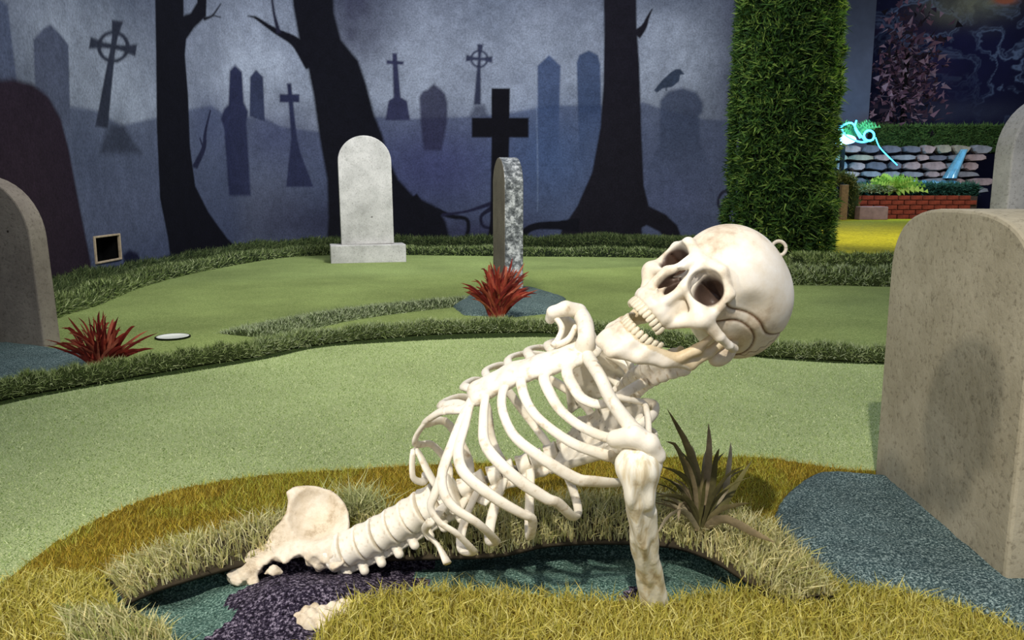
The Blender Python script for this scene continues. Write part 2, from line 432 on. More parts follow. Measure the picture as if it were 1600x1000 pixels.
tone = fbm(p[:, 0], p[:, 1], .22, 9)
g1 = tone < .52
YEL = [(172, 153, 49), (196, 175, 69), (154, 139, 40), (210, 195, 94), (167, 162, 54)]
OLI = [(160, 160, 54), (183, 182, 74), (140, 144, 47), (201, 202, 103), (172, 173, 72)]
BRO = [(165, 137, 42), (187, 157, 58), (144, 122, 38), (205, 180, 82)]
front = p[:, 1] < 1.16
blades('rough_grass', P3[front], (0, 0, 1), .017, .0009, [(204, 194, 98), (186, 178, 82), (222, 214, 136), (168, 162, 66), (206, 190, 92)], None, .75, 'long yellow-green artificial grass in front of the torn pit', 'grass', segs=2)
bk = ~front
blades('rough_grass', P3[bk & g1], (0, 0, 1), .011, .0009, OLI + YEL, None, .7, 'olive patches of artificial grass behind the torn pit', 'grass')
blades('rough_grass', P3[bk & ~g1], (0, 0, 1), .011, .0009, BRO + YEL, None, .7, 'brownish patches of artificial grass behind the torn pit', 'grass')

# short nap of the putting turf
fpoly = [tuple(q) for q in fe] + [tuple(q) for q in cf[::-1]]
p = sample_poly(fpoly, 42000); p = p[(np.abs(p[:, 0]) < .1 + .66 * p[:, 1]) & (p[:, 1] < 3.2)]
blades('putting_grass', np.c_[p, np.full(len(p), .003)], (0, 0, 1), .0045, .0013, [(172, 190, 126), (188, 204, 144), (146, 168, 102), (216, 224, 172), (162, 180, 112)], None, .9, 'short pale green putting turf nap between pit and kerb', 'grass')

# ---- turf kerbs
def kerb(name, px, width, hgt, dens, bh, bw, cols, base, label, z0=0, n=80, lean=.7):
    c = spline(np.array(gp(px)), n); T = np.gradient(c, axis=0); T /= np.linalg.norm(T, axis=1)[:, None]
    Nn = np.stack([-T[:, 1], T[:, 0]], 1); Vv = []; nn = []; m = 9
    width = np.broadcast_to(width, (n,)) 
    for i in range(n):
        wob = (1 + .12 * math.sin(i * .9) + .1 * math.sin(i * 2.3)) * min(1, (i + .05) / 2.5, (n - .95 - i) / 2.5) ** .6
        for j in range(m):
            a = math.pi * j / (m - 1); q = c[i] + Nn[i] * math.cos(a) * width[i] / 2
            Vv.append((q[0], q[1], z0 + math.sin(a) ** .8 * hgt * wob)); nn.append((Nn[i][0] * math.cos(a), Nn[i][1] * math.cos(a), math.sin(a) + .25))
    Vv = np.array(Vv); nn = np.array(nn); nn /= np.linalg.norm(nn, axis=1)[:, None]
    Fc = [[i * m + j, (i + 1) * m + j, (i + 1) * m + j + 1, i * m + j + 1] for i in range(n - 1) for j in range(m - 1)]
    o = mesh_obj(name, Vv, Fc, base, None, True, label=label, cat='turf edging')
    L = np.linalg.norm(np.diff(c, axis=0), axis=1).sum(); cnt = int(L * (width.mean() + hgt) * dens)
    fi = RNG.random(cnt) * (n - 1.001); fj = RNG.random(cnt) * (m - 1.001); i = fi.astype(int); j = fj.astype(int); u = (fi - i)[:, None]; v = (fj - j)[:, None]
    g = lambda A: (A[i * m + j] * (1 - u) + A[(i + 1) * m + j] * u) * (1 - v) + (A[i * m + j + 1] * (1 - u) + A[(i + 1) * m + j + 1] * u) * v
    blades('grass', g(Vv), g(nn), bh, bw, cols, o, lean)
    return o
KC = [(144, 160, 94), (172, 187, 121), (117, 134, 73), (199, 208, 152), (100, 120, 61)]
KD = [(75, 91, 52), (96, 111, 65), (57, 72, 44), (119, 130, 86)]
KL = [(158, 172, 123), (184, 195, 151), (128, 144, 93), (202, 211, 171)]
M_kb = plain('kerb_backing', (52, 62, 30), .9, .1); M_kd = plain('dark_kerb_backing', (26, 34, 18), .9, .1)
kerb('turf_kerb', [(-420, 745), (-150, 664), (0, 620), (150, 594), (280, 572), (400, 553)], .075, .05, 52000, .014, .0011, KC, M_kb, 'rolled turf kerb at the far left below the first red plant')
kerb('turf_kerb', [(380, 556), (470, 538), (600, 524), (720, 517), (850, 516), (950, 524), (1100, 545), (1250, 555), (1400, 562), (1700, 565)], .09, .046, 52000, .014, .0012, KC + KL, M_kb, 'rolled turf kerb crossing behind the skeleton')
kerb('turf_strip', [(380, 528), (450, 512), (530, 496), (620, 484), (720, 474), (800, 472)], .30, .02, 16000, .014, .0018, KL, M_kb, 'flat pale turf strip leading to the middle red plant')
kerb('turf_border', [(-260, 640), (-60, 545), (60, 496), (120, 478), (200, 448), (300, 424), (420, 404), (520, 398), (640, 398), (800, 400), (1000, 402), (1150, 408), (1240, 414)], .22, .07, 15000, .022, .003, KC + KD, M_kd, 'grey-green turf border along the far edge of the back green')
kerb('turf_border', [(-260, 610), (-60, 522), (60, 474), (150, 440), (250, 415), (380, 395), (520, 385), (700, 383), (900, 383), (1150, 386)], .45, .10, 12000, .03, .0035, KD, M_kd, 'dark turf bank at the foot of the painted wall')
kerb('turf_strip', [(1180, 442), (1300, 443), (1500, 446)], .30, .10, 12000, .022, .003, KL + KC, M_kb, 'pale turf bank right of the green hedge column, nearer one')
kerb('turf_strip', [(1240, 414), (1300, 414), (1500, 414)], .40, .08, 9000, .025, .0035, KC + KD, M_kb, 'darker turf bank edging the far yellow lawn')
# back green behind the kerb
bg = spline(np.array(gp([(-420, 700), (0, 600), (300, 560), (600, 522), (900, 516), (1250, 555), (1700, 565)])), 60)
bt = spline(np.array(gp([(1700, 446), (1300, 446), (1150, 408), (800, 400), (520, 398), (300, 424), (120, 478), (-100, 560)])), 60)
patch('back_green', [tuple(q) for q in bg] + [tuple(q) for q in bt], .006, M_fair2, kind='structure')
patch('far_lawn', [(1.9, 7.35), (9, 7.35), (16, 15.6), (3.2, 15.6)], .01, M_lawn, kind='structure')

# ------------------------------------------------------------------ painted wall
wp = spline([(-2.42, 1.2), (-2.45, 2.6), (-2.5, 3.9), (-2.6, 5.2), (-2.58, 6.6), (-2.38, 7.6), (-1.85, 8.25), (-1, 8.45), (0.5, 8.55), (2.72, 8.7)], 400)
seg = np.linalg.norm(np.diff(wp, axis=0), axis=1); WS = np.r_[0, np.cumsum(seg)]
def wuv(px, py):
    """photo measurement -> (run along the wall, height)"""
    r = ray(px, py); 
    A = wp[:-1]; B = wp[1:]; k = r[0] * A[:, 1] - r[1] * A[:, 0]; k2 = r[0] * B[:, 1] - r[1] * B[:, 0]
    j = np.where(k * k2 <= 0)[0]
    if len(j) == 0:
        i = 0 if px < 600 else len(A) - 1; t = 0.
    else: i = j[-1]; t = k[i] / (k[i] - k2[i])
    q = A[i] + (B[i] - A[i]) * t
    d = math.hypot(*q) / math.hypot(r[0], r[1])
    return WS[i] + t * (WS[i + 1] - WS[i]), .6 + d * r[2]
def wpoly(px): return np.array([wuv(x, y) for x, y in px])
dz = .0105
us = np.concatenate([np.arange(0, wuv(-30, 300)[0], .05), np.arange(wuv(-30, 300)[0], WS[-1], .0095)])
zs = np.arange(-.05, 2.95, dz)
U, Zw = np.meshgrid(us, zs, indexing='ij')
XW = np.interp(U, WS, wp[:, 0]); YW = np.interp(U, WS, wp[:, 1])
def gs(cx, cy, sx, sy):
    c = wuv(cx, cy); e = wuv(cx + sx, cy); f = wuv(cx, cy - sy)
    return np.exp(-(((U - c[0]) / (e[0] - c[0])) ** 2 + ((Zw - c[1]) / (f[1] - c[1])) ** 2))
n1 = fbm(U, Zw, .6, 1, 5); n2 = fbm(U, Zw, .25, 5, 4); n3 = fbm(U, Zw, .06, 8, 3)
MC = np.ones(U.shape + (3,)) * lin((98, 104, 120))
def lay(mask, c):
    global MC
    MC = MC * (1 - mask[..., None]) + lin(c) * mask[..., None]
cl = np.clip
lay(cl(n1 * 2.2 - .7, 0, 1) * .7, (62, 72, 92))
for (a, b, c, d, w) in [(400, 110, 120, 110, .85), (210, 150, 110, 90, .7), (620, 130, 90, 70, .75), (560, 60, 70, 60, .3), (720, 60, 170, 80, .35), (1050, 90, 90, 80, .75), (880, 120, 90, 90, .65), (130, 60, 90, 90, .5), (780, 170, 120, 50, .5)]:
    lay(cl(gs(a, b, c, d) * (.6 + .8 * n2), 0, 1) * w, (172, 180, 194))
lay(cl(gs(560, 20, 60, 90) * (.5 + n2), 0, 1) * .8, (40, 38, 62))
lay(cl(gs(1170, 60, 60, 300) * 1.2, 0, 1) * .6, (58, 58, 80))
soft = lambda sd, w: cl(.5 - sd / w, 0, 1)
def shape(px, c, w=.018, op=1., fade=None):
    P_ = wpoly(px); m = soft(sdpoly_bb(P_, w), w) * op
    if fade is not None:      # paint thins out into mist below a height
        z0 = wuv(px[0][0], fade[0])[1]; z1 = wuv(px[0][0], fade[1])[1]
        m = m * cl((Zw - z1) / (z0 - z1), 0, 1)
    lay(m, c)
def sdpoly_bb(P_, w):
    lo = P_.min(0) - w; hi = P_.max(0) + w; out = np.full(U.shape, 9.)
    i0, i1 = np.searchsorted(us, [lo[0], hi[0]]); j0, j1 = np.searchsorted(zs, [lo[1], hi[1]])
    if i1 > i0 and j1 > j0: out[i0:i1, j0:j1] = sdpoly(U[i0:i1, j0:j1], Zw[i0:i1, j0:j1], P_)
    return out
def stroke(px, widths, c, w=.014, op=1.):
    pts = spline([list(q) for q in px], len(px) * 6); ws = np.interp(np.linspace(0, 1, len(pts)), np.linspace(0, 1, len(widths)), widths)
    T = np.gradient(pts, axis=0); T /= np.linalg.norm(T, axis=1)[:, None]; Nn = np.stack([-T[:, 1], T[:, 0]], 1)
    shape([tuple(q) for q in pts + Nn * ws[:, None] / 2] + [tuple(q) for q in (pts - Nn * ws[:, None] / 2)[::-1]], c, w, op)
# far monuments, before the hills' mist
HC = (74, 82, 106)
shape([(-60, 165), (0, 165), (105, 165), (150, 172), (190, 196), (215, 190), (245, 184), (300, 170), (330, 165), (350, 178), (415, 185), (440, 198), (500, 206), (560, 190), (592, 182), (640, 186), (740, 182), (800, 176), (860, 165), (935, 165), (1005, 160), (1040, 172), (1100, 186), (1200, 192), (1200, 480), (500, 480), (-60, 560)], HC, .03, .8)
lay(cl(gs(170, 330, 110, 70), 0, 1) * .55, (98, 104, 128)); lay(cl(gs(420, 320, 60, 60), 0, 1) * .3, (96, 98, 116))
lay(cl(gs(680, 260, 120, 70), 0, 1) * .75, (62, 64, 104)); lay(cl(gs(860, 240, 80, 90), 0, 1) * .7, (64, 84, 122))
lay(cl(gs(1060, 300, 80, 70), 0, 1) * .5, (84, 90, 124)); lay(cl(gs(430, 210, 70, 50), 0, 1) * .6, (58, 62, 94))
lay(cl(gs(500, 350, 160, 45), 0, 1) * .7, (34, 34, 56)); lay(cl(gs(760, 365, 110, 25), 0, 1) * .75, (44, 42, 66))
lay(cl(gs(330, 190, 30, 40), 0, 1) * .5, (70, 78, 108))
GR = (78, 86, 108)
shape([(-40, -30), (12, 8), (18, 60), (28, 140), (30, 175), (-40, 175)], GR, .02)
shape([(52, 62), (66, 46), (78, 38), (93, 52), (107, 70), (110, 200), (56, 160)], (80, 86, 106), .02)
# large ring-headed cross
DK = (50, 54, 68)
def ringcross(cx, cy, s, tilt, c, base):
    r = lambda x, y: (cx + (x * math.cos(tilt) - y * math.sin(tilt)) * s, cy + (x * math.sin(tilt) + y * math.cos(tilt)) * s)
    shape([r(*q) for q in [(-5, -16), (-9, -42), (9, -42), (5, -16), (4, 0), (5, 20), (12, 130), (-8, 130), (-5, 20), (-4, 0)]], c)
    shape([r(*q) for q in [(-16, -5), (-38, -10), (-38, 10), (-16, 5), (0, 4), (16, 5), (37, 10), (37, -10), (16, -5), (0, -4)]], c)
    n = 28; o = [r(26 * math.cos(a), 26 * math.sin(a)) for a in np.linspace(0, 2 * math.pi, n)]; i = [r(20 * math.cos(a), 20 * math.sin(a)) for a in np.linspace(2 * math.pi, 0, n)]
    shape(o + i, c)
    shape(base, c, .05, .75)
ringcross(177, 73, .98, .16, DK, [(172, 196), (192, 196), (205, 215), (222, 240), (155, 240), (162, 215)])
ringcross(749, 92, .55, .06, (50, 54, 74), [(742, 164), (757, 164), (765, 184), (732, 184)])
# paired obelisks, small crosses, tombs
NV = (42, 46, 72)
shape([(390, 182), (391, 120), (400, 109), (411, 120), (414, 190)], (52, 58, 82))
shape([(345, 186), (350, 170), (357, 163), (359, 110), (367, 101), (378, 112), (381, 160), (388, 175), (385, 192), (392, 306), (358, 306), (350, 200)], NV, .03)
shape([(448, 130), (455, 130), (457, 150), (464, 215), (470, 240), (490, 292), (447, 292), (455, 215), (450, 150)], NV, .02)
shape([(437, 147), (468, 147), (468, 160), (437, 160)], NV)
shape([(613, 83), (620, 83), (626, 152), (636, 158), (641, 188), (602, 188), (607, 158), (615, 152)], (50, 52, 78))
shape([(604, 94), (631, 96), (630, 101), (604, 100)], (50, 52, 78))
shape([(655, 152), (660, 143), (668, 140), (678, 131), (688, 139), (695, 146), (699, 160), (699, 190), (690, 235), (662, 235), (657, 190)], (44, 44, 68), .03, .9)
shape([(840, 170), (840, 103), (858, 86), (876, 103), (874, 170), (872, 260), (842, 260)], (58, 74, 108), .02, .9, (165, 270))
shape([(903, 170), (901, 98), (905, 86), (920, 79), (934, 86), (938, 100), (941, 260), (905, 260)], (52, 68, 100), .02, .9, (165, 270))
shape([(1031, 200), (1031, 158), (1044, 143), (1065, 137), (1088, 144), (1098, 160), (1098, 175), (1092, 182), (1094, 225), (1112, 262), (1112, 300), (1012, 300), (1012, 262), (1029, 230)], (62, 70, 92), .04, .9, (200, 320))
shape([(1022, 141), (1034, 126), (1048, 113), (1056, 108), (1063, 108), (1070, 116), (1063, 117), (1061, 127), (1050, 136), (1036, 138), (1026, 145)], (56, 66, 84), .012)
stroke([(1041, 137), (1041, 142)], [2, 2], (56, 66, 84)); stroke([(838, 165), (840, 250), (840, 330)], [1.6, 1.6], (110, 124, 150), .01, .7)
# trees
BK = (17, 17, 25); BK2 = (26, 24, 32)
shape([(450, -120), (520, -120), (522, 20), (533, 62), (560, 95), (572, 130), (585, 180), (598, 212), (606, 245), (622, 280), (645, 305), (680, 322), (696, 345), (706, 385), (720, 420), (508, 420), (513, 340), (511, 280), (500, 220), (490, 150), (482, 110), (468, 65), (458, 10)], BK, .03)
stroke([(398, 27), (430, 48), (462, 66), (490, 100)], [3, 9, 16, 30], BK); stroke([(423, -20), (428, 20), (436, 52)], [3, 4, 7], (34, 34, 50), .02)
stroke([(387, 25), (400, 28), (415, 38)], [2, 4, 5], BK)
shape([(240, -160), (286, -160), (287, 24), (298, 20), (308, 4), (310, -160), (328, -160), (322, 26), (303, 44), (291, 62), (289, 85), (294, 150), (297, 230), (305, 290), (325, 330), (355, 372), (385, 400), (340, 430), (270, 430), (262, 370), (250, 310), (245, 200), (244, 100)], BK, .02)
stroke([(318, 30), (332, 24), (345, 6)], [6, 3, 2], BK); stroke([(332, 24), (345, 27)], [2, 2], BK)
stroke([(304, 262), (318, 232), (321, 205), (329, 172)], [9, 7, 4, 2], (36, 38, 60)); stroke([(318, 232), (312, 215)], [3, 2], (36, 38, 60))
shape([(942, -140), (992, -140), (995, 45), (999, 100), (1002, 200), (1006, 290), (1014, 322), (1040, 335), (1058, 352), (1068, 378), (1048, 384), (1030, 362), (1010, 352), (1003, 356), (1004, 400), (865, 400), (878, 358), (902, 322), (925, 270), (938, 200), (943, 130), (944, 60)], BK2, .02)
stroke([(994, 55), (1006, 42), (1012, 28), (1019, 14)], [16, 9, 5, 2], BK2)
stroke([(905, 352), (870, 352), (836, 354), (818, 366), (812, 392)], [22, 13, 11, 11, 11], BK)
stroke([(680, 328), (705, 338), (728, 342), (732, 356), (728, 372)], [10, 7, 6, 6, 6], BK); stroke([(640, 312), (668, 345), (682, 380)], [30, 20, 22], BK)
stroke([(778, 318), (764, 328), (752, 338), (754, 352), (766, 356), (770, 350)], [9, 7, 5, 5, 4, 3], (28, 28, 46))
stroke([(1150, 296), (1130, 300), (1122, 315), (1128, 330), (1142, 336)], [5, 5, 4, 4, 3], (40, 40, 56))
stroke([(690, 336), (730, 330), (768, 318)], [4, 4, 7], (34, 34, 56))
# black cross and the dark arch
shape([(768, 138), (797, 138), (796, 184), (826, 184), (826, 215), (796, 215), (794, 300), (800, 345), (812, 400), (758, 400), (766, 345), (768, 215), (737, 215), (737, 184), (768, 184)], (14, 13, 20), .014)
shape([(-60, 170), (-30, 140), (0, 125), (20, 123), (50, 131), (75, 150), (95, 185), (108, 235), (120, 300), (132, 360), (142, 410), (152, 520), (-60, 640)], (40, 30, 42), .03)
lay(cl(gs(20, 300, 60, 150), 0, 1) * .35, (50, 36, 44))
shape([(196, 425), (192, 398), (202, 390), (215, 396), (224, 415), (226, 430)], (28, 30, 52), .03); shape([(248, 425), (250, 403), (265, 398), (285, 404), (290, 425)], (34, 36, 58), .03)
MC *= (.82 + .36 * n3)[..., None]; MC = MC * (.9 + .2 * n2)[..., None]
ha = wuv(146, 371); hb = wuv(188, 404)
nu, nz = U.shape; i = np.arange(nu - 1)[:, None] * nz + np.arange(nz - 1)[None]
Fc = np.stack([i, i + nz, i + nz + 1, i + 1], -1).reshape(-1, 4)
uc = U.ravel()[Fc].mean(1); zc = Zw.ravel()[Fc].mean(1)
keep = ~((uc > ha[0]) & (uc < hb[0]) & (zc > hb[1]) & (zc < ha[1]))
wall = mesh_obj('wall_back', np.stack([XW, YW, Zw], -1).reshape(-1, 3), Fc[keep], M_mural, None, True, MC.reshape(-1, 3), kind='structure')
# thickness behind the painted face
i4 = np.linspace(0, 399, 60).astype(int); b = []; 
for i in i4: b += [(wp[i][0] * 1.0 - (.14 if i < 300 else 0), wp[i][1] + (.14 if i > 200 else 0), z) for z in (-.05, 2.94)]
mesh_obj('wall_back_body', b, [[2 * i, 2 * i + 2, 2 * i + 3, 2 * i + 1] for i in range(59)], M_greywall, None, True, kind='structure')
# opening with chipped frame
def wallpt(u, z, off=0):
    x = np.interp(u, WS, wp[:, 0]); y = np.interp(u, WS, wp[:, 1]); x2 = np.interp(u + .02, WS, wp[:, 0]); y2 = np.interp(u + .02, WS, wp[:, 1])
    t = np.array([x2 - x, y2 - y]); t /= np.linalg.norm(t); n = np.array([t[1], -t[0]]); return np.array([x + n[0] * off, y + n[1] * off, z])
u0, u1, z0, z1 = ha[0], hb[0], hb[1], ha[1]
um = (u0 + u1) / 2; t = wallpt(um + .1, 0) - wallpt(um, 0); ang = math.atan2(t[1], t[0]); R = rotz(ang)
vent = empty('wall_opening', wallpt(um, z0 - .02), 'small square black opening with a chipped pale rim low in the painted wall', 'opening')
fw = .013
for nm, u_, z_, su, sz in (('frame_strip', um, z1, u1 - u0 + fw, fw), ('frame_strip', um, z0, u1 - u0 + fw, fw), ('frame_strip', u0, (z0 + z1) / 2, fw, z1 - z0), ('frame_strip', u1, (z0 + z1) / 2, fw, z1 - z0)):
    V, Fx = box(wallpt(u_, z_, .002), (su, .02, sz), R); bevel(mesh_obj(nm, V, Fx, M_frame, vent, False), .004)
V, Fx = box(wallpt(um, (z0 + z1) / 2, -.06), (u1 - u0 + .02, .12, z1 - z0 + .02), R); mesh_obj('recess', V, [Fx[k] for k in range(6) if k != 2], M_black, vent, False)

# ------------------------------------------------------------------ headstones
def stone_mesh(w, h, th, sh=.35, n=22, roundness=2.0):
    """outline with a basket-arch top; w wide (x), th thick (y)"""
    r = h * sh; pts = [(-w / 2, 0), (-w / 2, h - r)]
    for k in range(1, n):
        a = math.pi - math.pi * k / n; c, s = math.cos(a), math.sin(a)
        pts.append((w / 2 * math.copysign(abs(c) ** (2 / roundness), c), h - r + r * abs(s) ** (2 / roundness)))
    pts += [(w / 2, h - r), (w / 2, 0)]
    m = len(pts); V = [(x, -th / 2, z) for x, z in pts] + [(x, th / 2, z) for x, z in pts]
    Fc = [list(range(m))[::-1], list(range(m, 2 * m))] + [[i, (i + 1) % m, (i + 1) % m + m, i + m] for i in range(m)]
    return np.array(V, float), [f[::-1] for f in Fc]
def headstone(loc, yaw, w, h, th, m, label, sh=.35, rn=2.0, tilt=0, plinth=None, name='headstone', edge=None):
    V, Fx = stone_mesh(w, h, th, sh, roundness=rn)
    if tilt: V = V @ np.array([[math.cos(tilt), 0, math.sin(tilt)], [0, 1, 0], [-math.sin(tilt), 0, math.cos(tilt)]]).T
    t = empty(name, loc, label, 'headstone')
    pz = plinth[1] if plinth else 0
    o = mesh_obj('slab', V @ rotz(yaw).T + np.array(loc) + [0, 0, pz], Fx, m, t, False); bevel(o, .006, 2)
    if edge is not None:
        o.data.materials.append(edge)
        for p_ in o.data.polygons[2:]: p_.material_index = 1
    if plinth:
        V, Fx = box((0, 0, plinth[1] / 2), (plinth[0], plinth[2], plinth[1])); b_ = mesh_obj('plinth', V @ rotz(yaw).T + np.array(loc), Fx, m, t, False); bevel(b_, .008, 2)
    return t
# big one at the right: its face looks left
c0 = G(1366, 748); c1 = G(1567, 928)
mid = (c0 + c1) / 2; dv = c0 - c1; wd = np.linalg.norm(dv); yaw = math.atan2(dv[1], dv[0])
th = .13; nrm = np.array([math.sin(yaw), -math.cos(yaw), 0])
headstone((mid + nrm * th / 2 - [0, 0, .01]), yaw, wd, .575, th, M_stone, 'large sand-grey round-shouldered headstone on the teal pad beside the skeleton', .26, 2.9)
headstone(PT(1522 + 90, 600, 3.0) * [1, 1, 0], math.radians(8), .43, .94, .09, M_stone_b, 'pale tall headstone standing behind the large sand-grey one', .235, 2.0)
headstone(PT(1625, 600, 4.6) * [1, 1, 0], 0, .50, 1.16, .1, M_darkarch, 'dark brown arched headstone behind the pale tall one', .24)
# left one, leaning, seen at an angle
c0 = G(70, 546)
yaw = math.radians(-15); w_ = .5
ctr = c0 - np.array([math.cos(yaw), math.sin(yaw), 0]) * w_ / 2 + np.array([-math.sin(yaw), math.cos(yaw), 0]) * .04
headstone(ctr + [0, 0, -.01], yaw, w_, .655, .08, M_stone_c, 'brown-grey headstone standing on a teal patch beside the leftmost red plant', .37, 2.0, -.045)
headstone(np.array([*G(571, 412)[:2], 0]) + [0, .12, 0], math.radians(14), .42, .86, .10, M_stone_b, 'white round-topped headstone on a plinth in front of the painted wall', .235, 2.0, -.01, (.60, .15, .22))
headstone(PT(793, 470, 4.35) * [1, 1, 0], math.radians(100), .40, .76, .098, M_stone_c, 'thin dark grey headstone seen edge-on behind the middle red plant', .2, 2, 0, None, edge=M_silver)

# ---- teal pads
def pad(name, outline, z, m, label, rise=.02, nres=60, cat='rubber pad', slope=.05):
    o = np.array(outline); lo, hi = o.min(0) - .02, o.max(0) + .02
    X, Y = np.meshgrid(np.linspace(lo[0], hi[0], nres), np.linspace(lo[1], hi[1], nres), indexing='ij')
    d = sdpoly(X.ravel(), Y.ravel(), o).reshape(X.shape)
    Z = z + rise * np.sqrt(cl(-d / slope, 0, 1)) + (fbm(X, Y, .03, 4) - .5) * .006 * cl(-d / .02, 0, 1)
    # pull outside vertices onto a lower skirt
    Z = np.where(d > 0, z - .02, Z)
    ny = nres; i = np.arange(nres - 1)[:, None] * ny + np.arange(ny - 1)[None]
    Fq = np.stack([i, i + ny, i + ny + 1, i + 1], -1).reshape(-1, 4); V = np.stack([X, Y, Z], -1).reshape(-1, 3)
    k = (d.ravel()[Fq] < 0).any(1)
    return mesh_obj(name, V, Fq[k], m, None, True, label=label, cat=cat)
pad('rubber_pad', spline(PAD, 60)[:-1], .004, M_teal, 'teal rubber crumb pad under the large right headstone', .022, 130)
pad('rubber_pad', gp([(-60, 600), (-60, 545), (20, 538), (110, 552), (200, 566), (120, 585), (0, 598)]), .008, M_teal, 'teal rubber pad under the left headstone and red plant', .012, 60)
pad('rubber_pad', gp([(708, 482), (735, 464), (785, 456), (840, 456), (884, 470), (882, 490), (800, 498), (725, 495)]), .010, M_teal, 'small dark teal mound beneath the middle red plant', .05, 60, slope=.2)

# ------------------------------------------------------------------ golf cup
gc = G(270, 527, .008); a = np.linspace(0, 2 * math.pi, 40)[:-1]
cup = empty('golf_cup', gc, 'white round golf cup plate set in the back green', 'golf cup')
prof = [(.062, .0), (.062, .005), (.055, .006), (.052, .003), (.001, .003)]
V = [(gc[0] + r * math.cos(t), gc[1] + r * math.sin(t), gc[2] + z) for r, z in prof for t in a]; n = len(a)
mesh_obj('cup_plate', V, [[i * n + j, i * n + (j + 1) % n, (i + 1) * n + (j + 1) % n, (i + 1) * n + j] for i in range(4) for j in range(n)], M_white, cup, True)
V, Fx = tube([(gc[0] + .064 * math.cos(t), gc[1] + .064 * math.sin(t), gc[2] + .002) for t in np.linspace(0, 2 * math.pi, 40)], .004, 6)
mesh_obj('cup_rim', V, Fx, M_kd, cup, True)

# ------------------------------------------------------------------ strappy plants
def leaf(path, width, n=9):
    c = spline(path, n); T = np.gradient(c, axis=0); T /= np.linalg.norm(T, axis=1)[:, None]
    sd = np.cross(T, np.array([.3, .9, .2])) if abs(T[0] @ np.array([.3, .9, .2])) < .9 else np.cross(T, [1, 0, 0]); sd /= np.linalg.norm(sd, axis=1)[:, None]
    nn = np.cross(sd, T); t = np.linspace(0, 1, n); w = width * np.sin(np.pi * (.12 + .88 * t) ** .8) ** .8 / 2; w[-1] = 1e-4
    V = np.stack([c - sd * w[:, None] + nn * w[:, None] * .35, c, c + sd * w[:, None] + nn * w[:, None] * .35], 1).reshape(-1, 3)
    return V, [[i * 3 + j, i * 3 + j + 1, i * 3 + j + 4, i * 3 + j + 3] for i in range(n - 1) for j in range(2)]
def plant(name, base, leaves, mats, label):
    t = empty(name, base, label, 'plant')
    for k, (path, w) in enumerate(leaves):
        V, Fx = leaf(path, w); o = mesh_obj('leaf', V, Fx, mats[k % len(mats)], t, True)
    return t
M_red = [plain('red_leaf_%d' % i, c, .6, .2, .45, 25) for i, c in enumerate([(176, 70, 52), (150, 50, 40), (206, 112, 84), (120, 36, 30), (190, 90, 66)])]
M_bro = [plain('brown_leaf_%d' % i, c, .5, .3, .4, 25) for i, c in enumerate([(136, 124, 84), (168, 150, 116), (104, 98, 62), (186, 172, 140), (122, 116, 70)])]
def spiky(base, n, h, spread, sx=0, w=.011, seed=1):
    r = random.Random(seed); out = []
    for k in range(n):
        a = r.uniform(0, 2 * math.pi); s = spread * r.uniform(.1, 1) ** .7; hh = h * r.uniform(.55, 1.08) * (1 - .45 * (s / spread) ** 2)
        b = base + np.array([r.uniform(-.03, .03), r.uniform(-.02, .02), -.004])
        d = np.array([math.cos(a) * s + sx, math.sin(a) * s * .6, 0])
        out.append(([b, b + d * .35 + [0, 0, hh * .5], b + d * .8 + [0, 0, hh * .85], b + d * 1.1 + [r.uniform(-.01, .01), 0, hh * r.uniform(.85, 1.05)]], w * r.uniform(.7, 1.3)))
    return out
pb = G(158, 572, .015); plant('spiky_plant', pb, spiky(pb, 95, .19, .15, 0, .012, 3), M_red, 'leftmost spiky red plant beside the brown-grey headstone')
pb = G(775, 494, .03); plant('spiky_plant', pb, spiky(pb, 120, .26, .16, .01, .013, 5) , M_red, 'spiky red plant in front of the thin edge-on headstone')
pb = G(1092, 832, .05)
def L(px, d=0, w=.012):
    b = [PT(x, y, pb[1] + d * i / max(1, len(px) - 1)) for i, (x, y) in enumerate(px)]; return (b, w)
lv = [L([(1095, 830), (1090, 760), (1075, 700), (1042, 638)], .03, .017), L([(1098, 830), (1104, 760), (1108, 700), (1107, 660)], .02, .013), L([(1098, 830), (1112, 770), (1118, 720), (1124, 700)], -.02, .010),
      L([(1098, 830), (1130, 780), (1140, 720), (1142, 690)], .04, .010), L([(1098, 830), (1130, 790), (1155, 750), (1176, 718)], .0, .011), L([(1095, 830), (1120, 800), (1150, 790), (1172, 786)], -.04, .010),
      L([(1100, 828), (1130, 812), (1180, 835), (1212, 848)], -.09, .017), L([(1092, 830), (1080, 790), (1050, 775), (1022, 778)], -.06, .013), L([(1092, 830), (1070, 800), (1045, 808), (1026, 835)], -.08, .011),
      L([(1092, 830), (1085, 770), (1060, 740), (1030, 728)], -.03, .010), L([(1092, 830), (1080, 760), (1058, 700), (1040, 690)], .03, .010), L([(1090, 828), (1075, 790), (1062, 792), (1060, 815)], -.05, .010)]
r = random.Random(4)
for k in range(26):
    ex = r.uniform(-85, 90); hh = r.uniform(60, 150) * (1 - .3 * abs(ex) / 90)
    lv.append(L([(1095 + r.uniform(-8, 8), 830), (1095 + ex * .25, 830 - hh * .5), (1095 + ex * .6, 830 - hh * .85), (1095 + ex, 830 - hh)], r.uniform(-.08, .1), r.uniform(.005, .009)))
plant('spiky_plant', pb, lv, M_bro, 'brown-green strappy plant growing behind the skeleton\'s arm')

